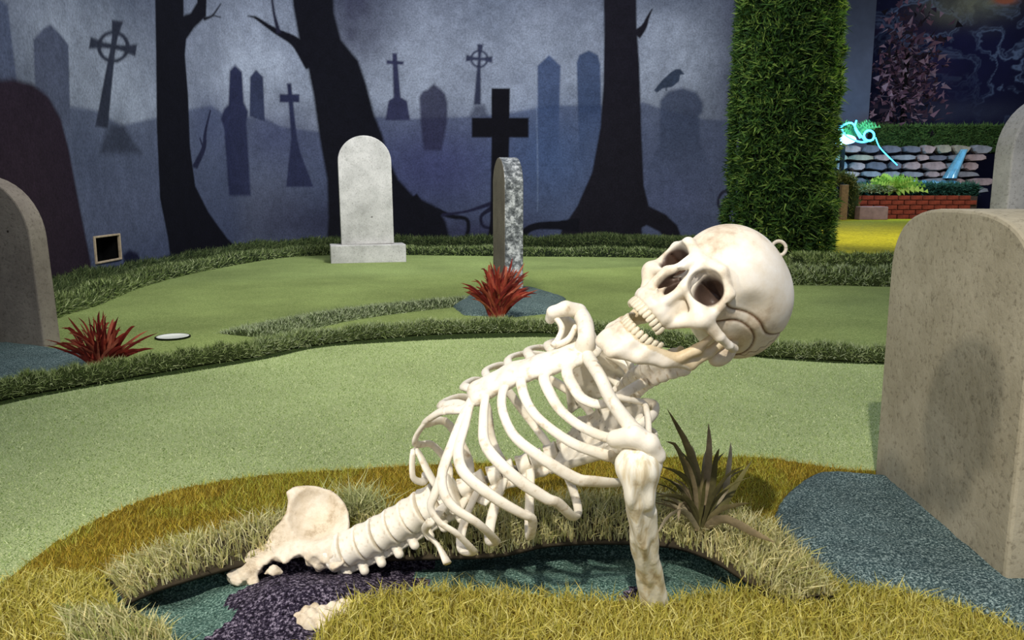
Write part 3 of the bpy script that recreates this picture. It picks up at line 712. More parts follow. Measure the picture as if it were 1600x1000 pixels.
# ------------------------------------------------------------------ lifted turf flaps
def flap(name, low, back, label, cols, dens=70000, bh=.022, n=50):
    """low/back: lists of (px,py,z): lip over the pit and the rear edge"""
    A = spline([G(x, y, z) for x, y, z in low], n); B = spline([G(x, y, z) for x, y, z in back], n); m = 6
    V = []; 
    for i in range(n):
        for j in range(m):
            t = j / (m - 1); q = A[i] * (1 - t) + B[i] * t; q = q + np.array([0, 0, .012 * math.sin(math.pi * t)]); V.append(q)
    V = np.array(V); Vb = V - [0, 0, .006]; off = n * m
    Fx = [[i * m + j, (i + 1) * m + j, (i + 1) * m + j + 1, i * m + j + 1] for i in range(n - 1) for j in range(m - 1)]
    Fb = [[q + off for q in f[::-1]] for f in Fx]; rim = [[i * m, i * m + off, (i + 1) * m + off, (i + 1) * m] for i in range(n - 1)] + [[i * m + m - 1, (i + 1) * m + m - 1, (i + 1) * m + m - 1 + off, i * m + m - 1 + off] for i in range(n - 1)]
    o = mesh_obj(name, np.vstack([V, Vb]), Fx + Fb + rim, M_backing, None, True, label=label, cat='turf flap')
    e1 = V[m] - V[0]; area = sum(np.linalg.norm(A[i + 1] - A[i]) * np.linalg.norm(A[i] - B[i]) for i in range(n - 1)); cnt = int(area * dens)
    fi = RNG.random(cnt) * (n - 1.001); v = RNG.random(cnt); i = fi.astype(int); u = (fi - i)[:, None]; a = A[i] * (1 - u) + A[i + 1] * u; b = B[i] * (1 - u) + B[i + 1] * u
    q = a * (1 - v[:, None]) + b * v[:, None] + np.array([0, 0, .012]) * np.sin(np.pi * v)[:, None]
    nn = np.cross(A[i + 1] - A[i], b - a); nn /= np.linalg.norm(nn, axis=1)[:, None]; nn *= np.sign(nn[:, 2])[:, None]
    blades('grass', q, nn, bh, .0011, cols, o, .55, segs=2, side=(0, -.35, .1)); return o
FC = [(216, 212, 156), (232, 226, 180), (196, 194, 128), (204, 202, 146), (180, 180, 108), (226, 212, 156)]
flap('turf_flap', [(196, 942, .004), (240, 922, .012), (300, 902, .018), (360, 885, .02), (430, 868, .02)], [(166, 905, .008), (230, 872, .02), (300, 846, .03), (380, 822, .035), (450, 806, .035)], 'pale torn turf flap lifted left of the pelvis', FC)
flap('turf_flap', [(560, 872, .01), (680, 870, .015), (780, 866, .02), (860, 850, .022), (960, 846, .024), (1050, 852, .026), (1110, 872, .026), (1160, 902, .022), (1235, 948, .010)],
     [(560, 812, .03), (680, 806, .035), (800, 792, .04), (880, 780, .04), (980, 776, .045), (1080, 786, .05), (1180, 812, .045), (1250, 862, .03), (1312, 938, .010)], 'long pale turf flap lifted behind the skeleton and arm', FC + [(226, 216, 150), (236, 228, 170)])
flap('turf_flap', [(110, 1060, .014), (190, 1040, .02), (290, 1040, .014)], [(100, 965, .012), (170, 962, .014), (250, 990, .012)], 'small turf scrap in the lower left corner', FC + [(150, 160, 90)], n=20)
tp = G(560, 800, .04) + RNG.normal(size=(900, 3)) * [.022, .012, .006]
blades('grass_tuft', tp, (0, -.2, 1), .035, .0011, [(200, 200, 150), (180, 186, 130), (160, 164, 104)], None, .6, 'pale upright grass tuft behind the pelvis and spine', 'grass', segs=2)
# ------------------------------------------------------------------ SKELETON
def camdir(x, y, z): return RGT * x + UPV * y - FWD * z       # picture right, picture up, towards the viewer
nrmz = lambda v: v / np.linalg.norm(v)
SK = empty('skeleton', [0.12, 1.15, 0], 'life-size human skeleton with open jaw propped on one arm, rising out of the pit', 'skeleton')
def bone(name, V, Fx, m=M_bone, parent=SK, **kw):
    return mesh_obj(name, V, Fx, m, parent, True, origin=np.asarray(V).mean(0), **kw)
tU = nrmz(camdir(.88, .48, .0)); tF = camdir(-.31, .57, .76); tF = nrmz(tF - tU * (tF @ tU)); a_ = math.radians(19); tL = np.cross(tU, tF)
if tL @ camdir(.37, -.67, .65) < 0: tL = -tL
tF, tL = nrmz(tF * math.cos(a_) - tL * math.sin(a_)), nrmz(tL * math.cos(a_) + tF * math.sin(a_))
TC = PT(835, 684, 1.12); SEMI = np.array([.135, .105, .215])
def toloc(p): q = p - TC; return np.array([q @ tL, q @ tF, q @ tU])
def fromloc(q): return TC + tL * q[0] + tF * q[1] + tU * q[2]
def oncage(px, py):
    """a traced rib point lies on the egg-shaped cage"""
    o = toloc(CAM) / SEMI; d = ray(px, py); d = np.array([d @ tL, d @ tF, d @ tU]) / SEMI
    a, b, c = d @ d, o @ d, o @ o - 1; D = b * b - a * c
    t = (-b - math.sqrt(D)) / a if D > 0 else -b / a
    return (o + d * t) * SEMI
near = [
    [(900, 562), (886, 580), (897, 606), (912, 624), (943, 631)],
    [(862, 575), (850, 590), (862, 620), (880, 645), (915, 670), (962, 684)],
    [(822, 585), (814, 597), (824, 630), (846, 658), (890, 690), (930, 706), (962, 712)],
    [(792, 594), (784, 620), (787, 648), (806, 684), (853, 720), (900, 748), (925, 752)],
    [(768, 602), (759, 620), (755, 660), (760, 698), (800, 742), (852, 778), (872, 786)],
    [(752, 606), (738, 622), (726, 665), (716, 704), (726, 740), (773, 778), (816, 803), (832, 812)],
    [(745, 612), (728, 640), (708, 690), (690, 745), (703, 787), (748, 819), (775, 846)],
    [(712, 678), (698, 720), (680, 770), (673, 794), (688, 817), (714, 834), (740, 862)],
    [(676, 812), (664, 830), (684, 852), (699, 880)],
]
spA = [.95, .84, .70, .54, .38, .22, .05, -.12, -.30]    # where each rib meets the spine, along the cage
spine = spline([PT(528, 862, 1.215), PT(575, 842, 1.21), PT(625, 815, 1.205), PT(675, 785, 1.20), PT(742, 752, 1.20), PT(806, 728, 1.205), PT(868, 704, 1.205), PT(922, 668, 1.19), PT(958, 628, 1.17), PT(990, 590, 1.14), PT(1030, 566, 1.09), PT(1075, 552, 1.06)], 260)
spI = [206, 190, 174, 157, 141, 125, 110, 96, 80]
def ribcurve(k):
    pts = [oncage(*q) for q in near[k]]
    if k == 8:
        pts = [pts[0] * [1, 1, 1]] + pts[1:]
    e = pts[-1] / SEMI; e = e / max(1e-6, np.linalg.norm(e)); r0 = np.linalg.norm(pts[-1] / SEMI)
    s = (toloc(spine[spI[k]]) + [.008, -.004, 0]) / SEMI; s_ = s / np.linalg.norm(s)
    om = math.acos(np.clip(e @ s_, -1, 1)); back = []
    for t in (.25, .5, .75, 1):
        q = (math.sin((1 - t) * om) * e + math.sin(t * om) * s_) / math.sin(om); rr = r0 * (1 - t) + np.linalg.norm(s) * t + .55 * t * (1 - t) * [.1, .3, .5, .55, .55, .55, .55, .55, 0][k]
        back.append(q * rr * SEMI)
    return pts, back
RIBS = []
for k in range(9):
    pts, back = ribcurve(k)
    if k == 8: full = pts[::-1][:1] + pts[::-1][1:] + [(p_) for p_ in [pts[0] * .6 + back[-1] * .4, back[-1]]]
    else: full = pts + back
    loc = spline(full, 44 if k < 8 else 26); RIBS.append(loc)
    for sgn in (1, -1):
        q = loc.copy()
        if sgn < 0:
            q[:, 0] = -np.maximum(q[:, 0], .006) * 1.12; e_ = np.clip((np.linspace(0, 1, len(q)) - .7) / .3, 0, 1)[:, None]; tgt = toloc(spine[spI[k]]) + [-.008, -.004, 0]; q = q + e_ * (tgt - q[-1])
        Wd = np.array([fromloc(a_) for a_ in q])
        nd = np.array([tL * a_[0] / SEMI[0] ** 2 + tF * a_[1] / SEMI[1] ** 2 + tU * a_[2] / SEMI[2] ** 2 for a_ in q]); nd /= np.linalg.norm(nd, axis=1)[:, None]
        t = np.linspace(0, 1, len(q)); rr = (.0074 + .0009 * np.sin(t * 9 + k)) * np.where(t < .1, .95 + .5 * (.1 - t) * 10 * .5, 1) * np.where(t > .9, .9, 1)
        if k in (7, 8): rr = rr * .85
        V, Fx = tube(Wd, rr, 10, .6, nd); bone('rib', V, Fx)
# sternum: flat blade on the front of the cage, with costal cartilage knobs
def loc_at(px, py):
    q = oncage(px, py); q[0] = 0; q[1] = SEMI[1] * math.sqrt(max(.02, 1 - (q[2] / SEMI[2]) ** 2)); return q
st = [oncage(912, 548), oncage(880, 560), oncage(840, 572), oncage(800, 584), oncage(765, 600), oncage(745, 610)]
print('sternum local', [np.round(s, 3).tolist() for s in st], 'ribs start', [np.round(r_[0], 3).tolist() for r_ in RIBS])
stw = [fromloc(s) for s in st]
Rc = np.array([tL, tF, tU])
def stern(P):
    d = None
    for i in range(len(stw) - 1):
        q = P.copy(); w0 = [.026, .023, .021, .022, .019, .012][i]; w1 = [.023, .021, .022, .019, .012, .007][i]
        e = cap_flat(P, stw[i], stw[i + 1], w0, w1); d = e if d is None else smin(d, e, .006)
    for k in range(7):
        for sg in (1, -1):
            a_ = fromloc(RIBS[k][0]); m_ = stw[min(k, 5)]
            if sg < 0: a_ = fromloc(RIBS[k][1] * [0, 1, 1] - np.array([max(RIBS[k][1][0], .006) * 1.12, 0, 0]))
            d = smin(d, cap(P, m_, a_, .0072, .0076), .012)
    return d
def cap_flat(P, a, b, ra, rb):
    """capsule squashed front to back"""
    n_ = nrmz(tF - (b - a) * (tF @ (b - a)) / ((b - a) @ (b - a))); h = (P - a) @ n_; Q = P + n_[None] * (h * 1.3)[:, None]
    return cap(Q, a, b, ra, rb) * .6
allp = np.array(stw + [fromloc(RIBS[k][0]) for k in range(7)] + [fromloc(RIBS[k][1] * [0, 1, 1] - np.array([max(RIBS[k][1][0], .006) * 1.12, 0, 0])) for k in range(7)])
V, Fx = sdf_mesh(stern, allp.min(0) - .03, allp.max(0) + .03, .0022); bone('sternum', V, Fx)

# ---- spine
def vert_sdf(P, r=.031, hh=.014, sp=.05):
    rr = np.hypot(P[:, 0], P[:, 1] * 1.15)
    body = smax(rr - (r - .004 * (1 - (P[:, 2] / hh) ** 2)), np.abs(P[:, 2]) - hh, .004)
    d = smin(body, cap(P, (0, -r * .8, 0), (0, -r - sp * .75, -.010), .006, .005), .006)
    for s in (1, -1):
        d = smin(d, cap(P, (s * r * .6, -r * .8, 0), (s * (r - .004), -r * .98, .002), .0075, .0075), .006)
        d = smin(d, cap(P, (s * .014, -r * 1.0, -hh), (s * .014, -r * 1.0, hh), .006), .004)
    return d
def vmesh(r, hh, sp):
    return sdf_mesh(lambda P: vert_sdf(P, r, hh, sp), (-r - .035, -r - sp - .01, -hh - .02), (r + .035, r + .01, hh + .02), .0024)
VL = vmesh(.033, .0135, .016); VT = vmesh(.018, .0105, .018); VC = vmesh(.0165, .0078, .008)
sl = np.r_[0, np.cumsum(np.linalg.norm(np.diff(spine, axis=0), axis=1))]
pos = .0; first = True
protos = {}
def put(kind, V, Fx, p0, T, back, lab=None):
    z = T; y = -(back - z * (back @ z)); y = nrmz(y); x = np.cross(y, z)
    if kind not in protos:
        me = bpy.data.meshes.new('vertebra'); me.from_pydata(V.tolist(), [], Fx.tolist()); me.polygons.foreach_set('use_smooth', [True] * len(me.polygons)); me.materials.append(M_bone); protos[kind] = me
    o = bpy.data.objects.new('vertebra', protos[kind]); COL.objects.link(o); o.parent = SK
    M = Matrix(((x[0], y[0], z[0]), (x[1], y[1], z[1]), (x[2], y[2], z[2]))); o.matrix_local = Matrix.Translation(Vector(p0 - ORG['skeleton'])) @ M.to_4x4()
while pos < sl[-1]:
    i = min(np.searchsorted(sl, pos), 258); p0 = spine[i]; T = nrmz(spine[i + 1] - spine[max(i - 1, 0)]); fr = pos / sl[-1]
    if fr < .31: kd, (V, Fx), st_ = 'l', VL, .0295
    elif fr < .80: kd, (V, Fx), st_ = 't', VT, .0245
    else: kd, (V, Fx), st_ = 'c', VC, .0175
    put(kd, V, Fx, p0, T, -tF); pos += st_

# ---- collar bones, shoulder blades
def nearp(px, py, d): return PT(px, py, d)
clav = [fromloc(oncage(915, 552)), PT(938, 590, 1.005), PT(955, 625, .985), PT(982, 662, .975), PT(1005, 690, .965)]
V, Fx = tube(spline(clav, 30), np.interp(np.linspace(0, 1, 30), [0, .2, .5, .8, 1], [.010, .0085, .0085, .010, .014]), 12); bone('clavicle', V, Fx)
clav2 = [fromloc(oncage(912, 550)), PT(916, 530, 1.09), PT(914, 505, 1.12), PT(905, 488, 1.16)]
V, Fx = tube(spline(clav2, 24), np.interp(np.linspace(0, 1, 24), [0, .4, 1], [.016, .012, .012]), 12); bone('clavicle', V, Fx)
def plate_sdf(P, tri, th):
    a, b, c = [np.array(q) for q in tri]; n_ = nrmz(np.cross(b - a, c - a)); h = (P - a) @ n_
    ins = None
    for p_, q_, o_ in ((a, b, c), (b, c, a), (c, a, b)):
        e = nrmz(q_ - p_); m_ = np.cross(n_, e); 
        if (o_ - p_) @ m_ < 0: m_ = -m_
        s = -((P - p_) @ m_); ins = s if ins is None else smax(ins, s, .006)
    return smax(np.abs(h) - th, ins, .003)
def scapula(gl, acro, sup, inf, med, extra):
    def f(P):
        d = plate_sdf(P, (gl, sup, inf), .0022); d = smin(d, plate_sdf(P, (sup, med, inf), .0022), .004)
        d = smin(d, chain(P, [sup, gl], [.005, .009], .004), .006); d = smin(d, chain(P, [gl, inf], [.009, .005], .004), .006); d = smin(d, cap(P, sup, med, .004, .004), .004); d = smin(d, cap(P, med, inf, .004, .004), .004)
        d = smin(d, chain(P, acro, extra), .006) if len(acro) > 1 else d
        return d
    A = np.array([gl, sup, inf, med] + list(acro)); return sdf_mesh(f, A.min(0) - .025, A.max(0) + .025, .0028)
gl = PT(985, 694, .985); sup = PT(1008, 634, 1.10); inf = PT(862, 735, 1.18); med = PT(905, 655, 1.215)
V, Fx = scapula(gl, [PT(962, 686, .975), PT(990, 682, .958), PT(1014, 693, .955), PT(1026, 712, .96), PT(1024, 722, .965)], sup, inf, med, [.012, .014, .013, .011, .008]); bone('scapula', V, Fx)
V, Fx = tube(spline([PT(950, 618, 1.02), PT(980, 624, 1.03), PT(1005, 630, 1.05), PT(1012, 650, 1.02), PT(1014, 682, .99)], 26), .0042, 8); bone('scapula_spine', V, Fx)
gl2 = PT(880, 500, 1.17); q = lambda v: fromloc(toloc(v) * [-1, 1, 1])
V, Fx = scapula(gl2, [PT(905, 486, 1.15), PT(884, 482, 1.14), PT(864, 488, 1.14), PT(860, 498, 1.15)], PT(925, 522, 1.2), PT(892, 640, 1.27), PT(985, 596, 1.235), [.011, .011, .009, .008]); bone('scapula', V, Fx)
V, Fx = tube(spline([PT(868, 495, 1.14), PT(878, 512, 1.13), PT(872, 530, 1.11), PT(864, 540, 1.1)], 20), .0045, 8); bone('coracoid_strut', V, Fx)
V, Fx = tube(spline([PT(900, 510, 1.13), PT(888, 530, 1.11), PT(868, 540, 1.1)], 16), .0045, 8); bone('coracoid_strut', V, Fx)
# glenoid knob linking shoulder to the ribs
V, Fx = tube(spline([fromloc(oncage(958, 684)), PT(975, 690, .985), PT(985, 700, .975)], 10), [.009] * 10, 10); bone('shoulder_socket', V, Fx)
# ---- humerus, planted in the pit
hp = [PT(998, 728, .965), PT(1000, 770, .975), PT(1003, 830, 1.0), PT(1012, 890, 1.05), PT(1022, 958, 1.10)]
xr = RGT
def hum(P):
    d = ell(P, hp[0], (.029, .029, .029)); d = smin(d, chain(P, hp, [.022, .020, .016, .0155, .0175], .006), .010)
    d = smin(d, ell(P, PT(986, 762, .955), (.010, .012, .026)), .008); d = smin(d, ell(P, PT(1012, 765, .96), (.009, .012, .028)), .008)
    d = smin(d, chain(P, [PT(990, 790, .96), PT(1004, 850, .99), PT(1012, 905, 1.045)], [.008, .007, .006]), .006)
    d = smin(d, chain(P, [PT(1018, 800, .975), PT(1022, 870, 1.02), PT(1036, 950, 1.085)], [.007, .0075, .010]), .004)
    d = smin(d, chain(P, [PT(990, 840, 1.0), PT(1003, 900, 1.05), PT(1010, 952, 1.09)], [.006, .007, .010]), .004)
    r_ = np.sin(P[:, 0] * 420) * .0006 + np.sin(P[:, 2] * 160 + P[:, 0] * 300) * .0006
    return d + r_
A = np.array(hp); V, Fx = sdf_mesh(hum, A.min(0) - .05, A.max(0) + .05, .0024); bone('humerus', V, Fx, M_shaft)

# ---- pelvis
PELPX = spline([(447, 768), (462, 760), (490, 759), (516, 766), (536, 782), (546, 806), (545, 832), (538, 850), (536, 880), (520, 890), (508, 874), (488, 866), (466, 868), (444, 880), (424, 876), (408, 890), (403, 902), (409, 926), (396, 934), (387, 914), (372, 916), (357, 906), (362, 888), (386, 866), (414, 850), (424, 830), (442, 810), (449, 790), (447, 768)], 130)[:-1]
def pel(P):
    q = P - CAM; dz_ = q @ FWD; px = 800 + F * (q @ RGT) / dz_; py = 500 - F * (q @ UPV) / dz_; y = P[:, 1]
    low = cl((py - 845) / 45, 0, 1)
    s2 = sdpoly(px, py, PELPX) / F * 1.2
    plane = 1.245 - (py - 800) * .00058 + .022 * cl(1 - ((px - 497) / 48) ** 2 - ((py - 805) / 46) ** 2, 0, 1)
    th = .007 + .010 * low
    d = smax(s2, np.abs(y - plane) - th, .008)
    d = smin(d, chain(P, [PT(520, 862, 1.215), PT(495, 866, 1.21), PT(500, 880, 1.205)], [.026, .020, .012]), .010)
    d = smin(d, chain(P, [PT(390, 880, 1.2), PT(372, 900, 1.19)], [.012, .012]), .010)
    d = smin(d, ell(P, PT(428, 892, 1.172), (.012, .01, .007)), .003)
    n_ = np.sin(P[:, 0] * 210 + 1) * np.sin(P[:, 2] * 250) * np.sin(P[:, 1] * 190 + 2)
    return d + n_ * (.0008 + .003 * low) + np.sin(P[:, 0] * 600) * np.sin(P[:, 2] * 640 + P[:, 1] * 500) * .0010 * low
V, Fx = sdf_mesh(pel, PT(350, 940, 1.13) * [1, 0, 1] + [-.06, 1.12, -.05], PT(560, 745, 1.3) * [1, 0, 1] + [.03, 1.33, .05], .0025); bone('pelvis', V, Fx, M_pelvis)
fc = G(515, 966, -.006)
def frag(P):
    d = ell(P, fc, (.055, .030, .016)) ; d = smin(d, cap(P, fc + [.0, .01, .004], fc + [.052, .02, .008], .012, .007), .01)
    return d + (np.sin(P[:, 0] * 260) * np.sin(P[:, 1] * 330 + 1) * .0035 + np.sin(P[:, 0] * 120 + 2) * .002)
V, Fx = sdf_mesh(frag, fc - [.09, .06, .04], fc + [.09, .06, .04], .0024)
mesh_obj('bone_fragment', V, Fx, M_pelvis, None, True, label='broken pale bone fragment half sunk in the dark crumb', cat='bone')

# ---- skull (x = its left, y = forward, z = up, metres)
mm = .001
def both(f): return f(1), f(-1)
def skull_sdf(P):
    P = P / mm; e = lambda c, r: ell(P, c, r); c_ = lambda a, b, ra, rb=None: cap(P, a, b, ra, rb)
    d = e((0, -8, 6), (69, 88, 66)); d = smin(d, e((0, 30, 6), (56, 56, 56)), 16); d = smin(d, e((0, -48, -14), (56, 46, 46)), 16)
    for s in (1, -1):
        d = smax(d, -e((s * 84, 42, -16), (30, 36, 34)), 10)          # temples
    for s in (1, -1):
        d = smin(d, e((s * 30, 22, -38), (26, 34, 22)), 14)
    d = smin(d, e((0, 42, -52), (26, 34, 26)), 10)
    for s in (1, -1): d = smin(d, e((s * 34, 50, -33), (20, 24, 21)), 6)
    d = smin(d, e((0, 58, -68), (31, 30, 22)), 8)                      # maxilla
    for s in (1, -1):
        d = smin(d, c_((s * 8, 84, -15), (s * 30, 83, -12), 7.5, 7), 6); d = smin(d, c_((s * 30, 82, -12), (s * 49, 68, -20), 7, 6), 6)
        d = smin(d, c_((s * 50, 67, -20), (s * 52, 60, -50), 5.5, 6), 5)
        d = smin(d, e((s * 47, 63, -57), (14, 12, 11)), 5)
        d = smin(d, c_((s * 15, 83, -48), (s * 42, 70, -55), 5.5, 6.5), 5)
        d = smin(d, c_((s * 6, 86, -18), (s * 15, 86, -52), 6, 5), 5)
        d = smin(d, c_((s * 17, 85, -50), (s * 15, 84, -72), 6, 6), 5)
        d = smin(d, c_((s * 44, 62, -62), (s * 30, 62, -78), 8, 6), 6)
        d = smin(d, chain(P, [(s * 54, 58, -56), (s * 66, 38, -55), (s * 70, 18, -52), (s * 66, 0, -48)], [7, 5.2, 4.6, 6], 3), 3)
        d = smin(d, e((s * 52, -16, -58), (12, 15, 19)), 6)
    d = smin(d, c_((0, 87, -19), (0, 97, -43), 6.5, 4.5), 5)
    # dental arch
    for k in range(9):
        a = math.radians(20 + 140 * k / 9); b = math.radians(20 + 140 * (k + 1) / 9)
        q = lambda t: (28 * math.cos(t), 52 + 36 * math.sin(t) if math.sin(t) > 0 else 52, -82)
        d = smin(d, c_(q(a), q(b), 6.5), 4)
    for k in range(10):                                               # tooth roots ridges
        a = math.radians(28 + 124 * k / 9); d = smin(d, c_((28.5 * math.cos(a), 53 + 36.5 * math.sin(a), -86), (26 * math.cos(a), 53 + 33 * math.sin(a), -70), 3.2, 1.5), 2.5)
    # sockets, nose
    for s in (1, -1):
        o = e((s * 31.5, 84, -34), (19.5, 27, 17.5)); o = smin(o, e((s * 28, 64, -33), (14, 24, 13)), 6); d = smax(d, -o, 2.5)
        n_ = smin(e((s * 6.2, 96, -60), (6.2, 26, 10)), e((s * 3.4, 98, -50), (3, 26, 9)), 4); d = smax(d, -n_, 2)
        d = smax(d, -e((s * 68, -4, -50), (5, 5, 5)), 1.5)
        d = smax(d, -e((s * 30, 96, -66), (7, 8, 6)), 5)
    d = smin(d, c_((0, 88, -74), (0, 93, -71), 3, 1.5), 3)
    # cut line of the lift-off cap and the temple sutures
    l1 = P[:, 2] - (.34 * P[:, 1] * -1 - 6 + 4 * np.sin(P[:, 1] * .09)); g = np.exp(-(l1 / 1.7) ** 2) * (P[:, 1] < 66)
    l2 = np.hypot((P[:, 1] + 4) / 46, (P[:, 2] + 52) / 34) - 1; g2 = np.exp(-(l2 * 38 / 1.6) ** 2) * (np.abs(P[:, 0]) > 30) * (P[:, 2] > -48)
    l3 = P[:, 1] + 48 + 3 * np.sin(P[:, 2] * .5) ; g3 = np.exp(-(l3 / 1.5) ** 2) * (P[:, 2] < 10) * .8
    d = d + 1.7 * g + 1.5 * g2 + 1.2 * g3
    return d * mm
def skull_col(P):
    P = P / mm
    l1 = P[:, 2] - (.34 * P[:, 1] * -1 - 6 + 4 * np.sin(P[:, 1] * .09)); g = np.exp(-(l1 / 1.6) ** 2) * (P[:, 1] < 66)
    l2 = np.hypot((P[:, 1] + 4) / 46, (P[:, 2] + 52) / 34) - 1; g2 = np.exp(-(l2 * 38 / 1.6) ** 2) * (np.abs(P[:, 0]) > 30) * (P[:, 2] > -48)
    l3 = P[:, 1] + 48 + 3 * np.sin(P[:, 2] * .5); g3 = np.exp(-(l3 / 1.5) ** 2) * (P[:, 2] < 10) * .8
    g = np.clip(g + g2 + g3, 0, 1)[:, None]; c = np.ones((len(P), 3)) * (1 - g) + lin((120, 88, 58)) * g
    ins = np.zeros(len(P))  # eye sockets and nose cavity: dark wash, shade painted into the bone colour
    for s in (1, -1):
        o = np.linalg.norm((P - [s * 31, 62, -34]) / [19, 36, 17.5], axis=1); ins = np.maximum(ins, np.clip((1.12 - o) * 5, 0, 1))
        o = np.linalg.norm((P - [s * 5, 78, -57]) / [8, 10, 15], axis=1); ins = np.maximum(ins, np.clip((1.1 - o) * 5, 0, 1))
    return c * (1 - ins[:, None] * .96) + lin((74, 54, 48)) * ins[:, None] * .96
sU = nrmz(camdir(.78, .63, .02)); sF = camdir(-.42, .52, .74); sF = nrmz(sF - sU * (sU @ sF)); sX = np.cross(sF, sU)
if sX @ camdir(.52, -.647, .556) < 0: sX = -sX
SC = PT(1140, 454, 1.06); SS = 1.10
def toW(V):
    z = V[:, 2:3]; z = z + np.minimum(z + .042, 0) * .20 * np.clip((V[:, 1:2] - .01) / .05, 0, 1)
    return SC + SS * (V[:, :1] * sX + V[:, 1:2] * sF + z * sU)
V, Fx = sdf_mesh(skull_sdf, (-.085, -.105, -.102), (.085, .115, .082), .0018)
flip = np.linalg.det(np.array([sX, sF, sU])) < 0
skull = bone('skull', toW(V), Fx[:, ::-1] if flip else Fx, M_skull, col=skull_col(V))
# jaw: hinged open
JA = math.radians(-14); piv = np.array([0, 4, -50]) * mm
def jrot(V):
    q = V - piv; c, s = math.cos(JA), math.sin(JA); return np.stack([q[:, 0], q[:, 1] * c - q[:, 2] * s, q[:, 1] * s + q[:, 2] * c], 1) + piv
def jaw_sdf(P):
    P = P / mm; d = None
    for s in (1, -1):
        e = chain(P, [(s * 52, 4, -50), (s * 51, 8, -72), (s * 47, 14, -94)], [6, 6, 7], 5)
        e = smin(e, chain(P, [(s * 50, 24, -52), (s * 48, 26, -76), (s * 44, 34, -94)], [3.5, 6, 7], 5), 9)
        e = smin(e, chain(P, [(s * 47, 14, -96), (s * 38, 42, -106), (s * 27, 66, -112), (s * 12, 82, -116), (0, 85, -117)], [7.5, 8, 8, 9, 9.5], 5), 5)
        e = smin(e, chain(P, [(s * 40, 40, -98), (s * 27, 63, -101), (s * 13, 78, -103), (0, 82, -103)], [5.5, 6, 6, 6], 5), 5)
        e = smin(e, ell(P, (s * 9, 89, -122), (9, 6, 7)), 5)
        d = e if d is None else smin(d, e, 4)
    return d * mm
V, Fx = sdf_mesh(jaw_sdf, (-.068, -.012, -.138), (.068, .104, -.036), .0018)
jaw = bone('jaw', toW(jrot(V)), Fx[:, ::-1] if flip else Fx, M_skull, col=np.ones((len(V), 3)) * np.where((V[:, 2] > -.098)[:, None], lin((232, 222, 200)), 1.))
# teeth
def tooth_v(w, h, dp):
    V = []; Fx = []; m = 10; rows = [(-.5, .45), (-.42, .72), (-.2, .98), (.1, 1.0), (.35, .82), (.5, .55)]
    for z, r_ in rows:
        for j in range(m):
            a_ = 2 * math.pi * j / m; c, s = math.cos(a_), math.sin(a_)
            V.append((w / 2 * r_ * math.copysign(abs(c) ** .7, c), dp / 2 * r_ * math.copysign(abs(s) ** .7, s), z * h))
    for i in range(len(rows) - 1):
        Fx += [[i * m + j, i * m + (j + 1) % m, (i + 1) * m + (j + 1) % m, (i + 1) * m + j] for j in range(m)]
    return np.array(V), Fx + [list(range(m))[::-1], [(len(rows) - 1) * m + j for j in range(m)]]
for k in range(14):
    a_ = math.radians(14 + 152 * (k + .5) / 14); front_ = abs(k - 6.5) < 2; w = (7.7 if front_ else 7.0) * mm
    V, Fx = tooth_v(w, (12 if front_ else 10.5) * mm, 6.5 * mm); V = V @ rotz(a_ - math.pi / 2).T + np.array([28.5 * math.cos(a_), 53 + 36 * math.sin(a_), -93]) * mm
    mesh_obj('tooth', toW(V), Fx, M_tooth, skull, True, origin=toW(V).mean(0))
for k in range(14):
    a_ = math.radians(10 + 160 * (k + .5) / 14); V, Fx = tooth_v(6.8 * mm, 10 * mm, 6 * mm)
    V = V @ rotz(a_ - math.pi / 2).T + np.array([30 * math.cos(a_), 47 + 36 * math.sin(a_), -93]) * mm
    mesh_obj('tooth', toW(jrot(V)), Fx, M_tooth, jaw, True, origin=toW(jrot(V)).mean(0))
# hanging ring at the crown
rc = PT(1217, 388, 1.04); V, Fx = tube([rc + camdir(.0092 * math.cos(t), .0092 * math.sin(t), 0) for t in np.linspace(0, 2 * math.pi, 28)], .0024, 8)
mesh_obj('hanging_ring', V, Fx, M_ring, SK, True, origin=rc)

# ------------------------------------------------------------------ hedge column
hc = np.array([*PT(1212, 400, 7.15)[:2], 0]); hr = .415
col = empty('hedge_column', hc, 'tall clipped green hedge column between painted wall and far lawn', 'hedge')
V, Fx = tube([(hc[0], hc[1], z) for z in np.linspace(0, 3.1, 12)], hr * .86, 20); mesh_obj('hedge_core', V, Fx, M_kd, col, True)
n = 62000; a_ = RNG.random(n) * 2 * math.pi; z = RNG.random(n) * 3.1
rr = hr * (.78 + .36 * fbm(a_ * 2, z, .16, 12) + .05 * RNG.random(n)) * (1.08 - .16 * fbm(a_, z, 1.2, 2)) * (1 + .10 * (z < .5) - .03 * (z > 1.6))
P = np.stack([hc[0] + rr * np.cos(a_), hc[1] + rr * np.sin(a_), z], 1); nn = np.stack([np.cos(a_), np.sin(a_), .35 + 0 * a_], 1); nn /= np.linalg.norm(nn, axis=1)[:, None]
keep = (np.sin(a_) < .5)
cc = [(64, 94, 40), (84, 116, 48), (44, 70, 32), (122, 144, 64), (30, 50, 24)]
blades('foliage', P[keep], nn[keep], .045, .009, cc, col, .9)

# ------------------------------------------------------------------ the far room
def wallbox(name, x0, y0, x1, y1, z0, z1, m, kind='structure', **kw):
    V, Fx = box(((x0 + x1) / 2, (y0 + y1) / 2, (z0 + z1) / 2), (abs(x1 - x0), abs(y1 - y0), z1 - z0)); return mesh_obj(name, V, Fx, m, None, False, kind=kind, **kw)
a0 = PT(1270, 100, 17.9); a1 = PT(1363, 100, 17.9)
wallbox('wall_far_side', a0[0], 17.9, a1[0], 18.2, 0, 6.0, M_greywall)
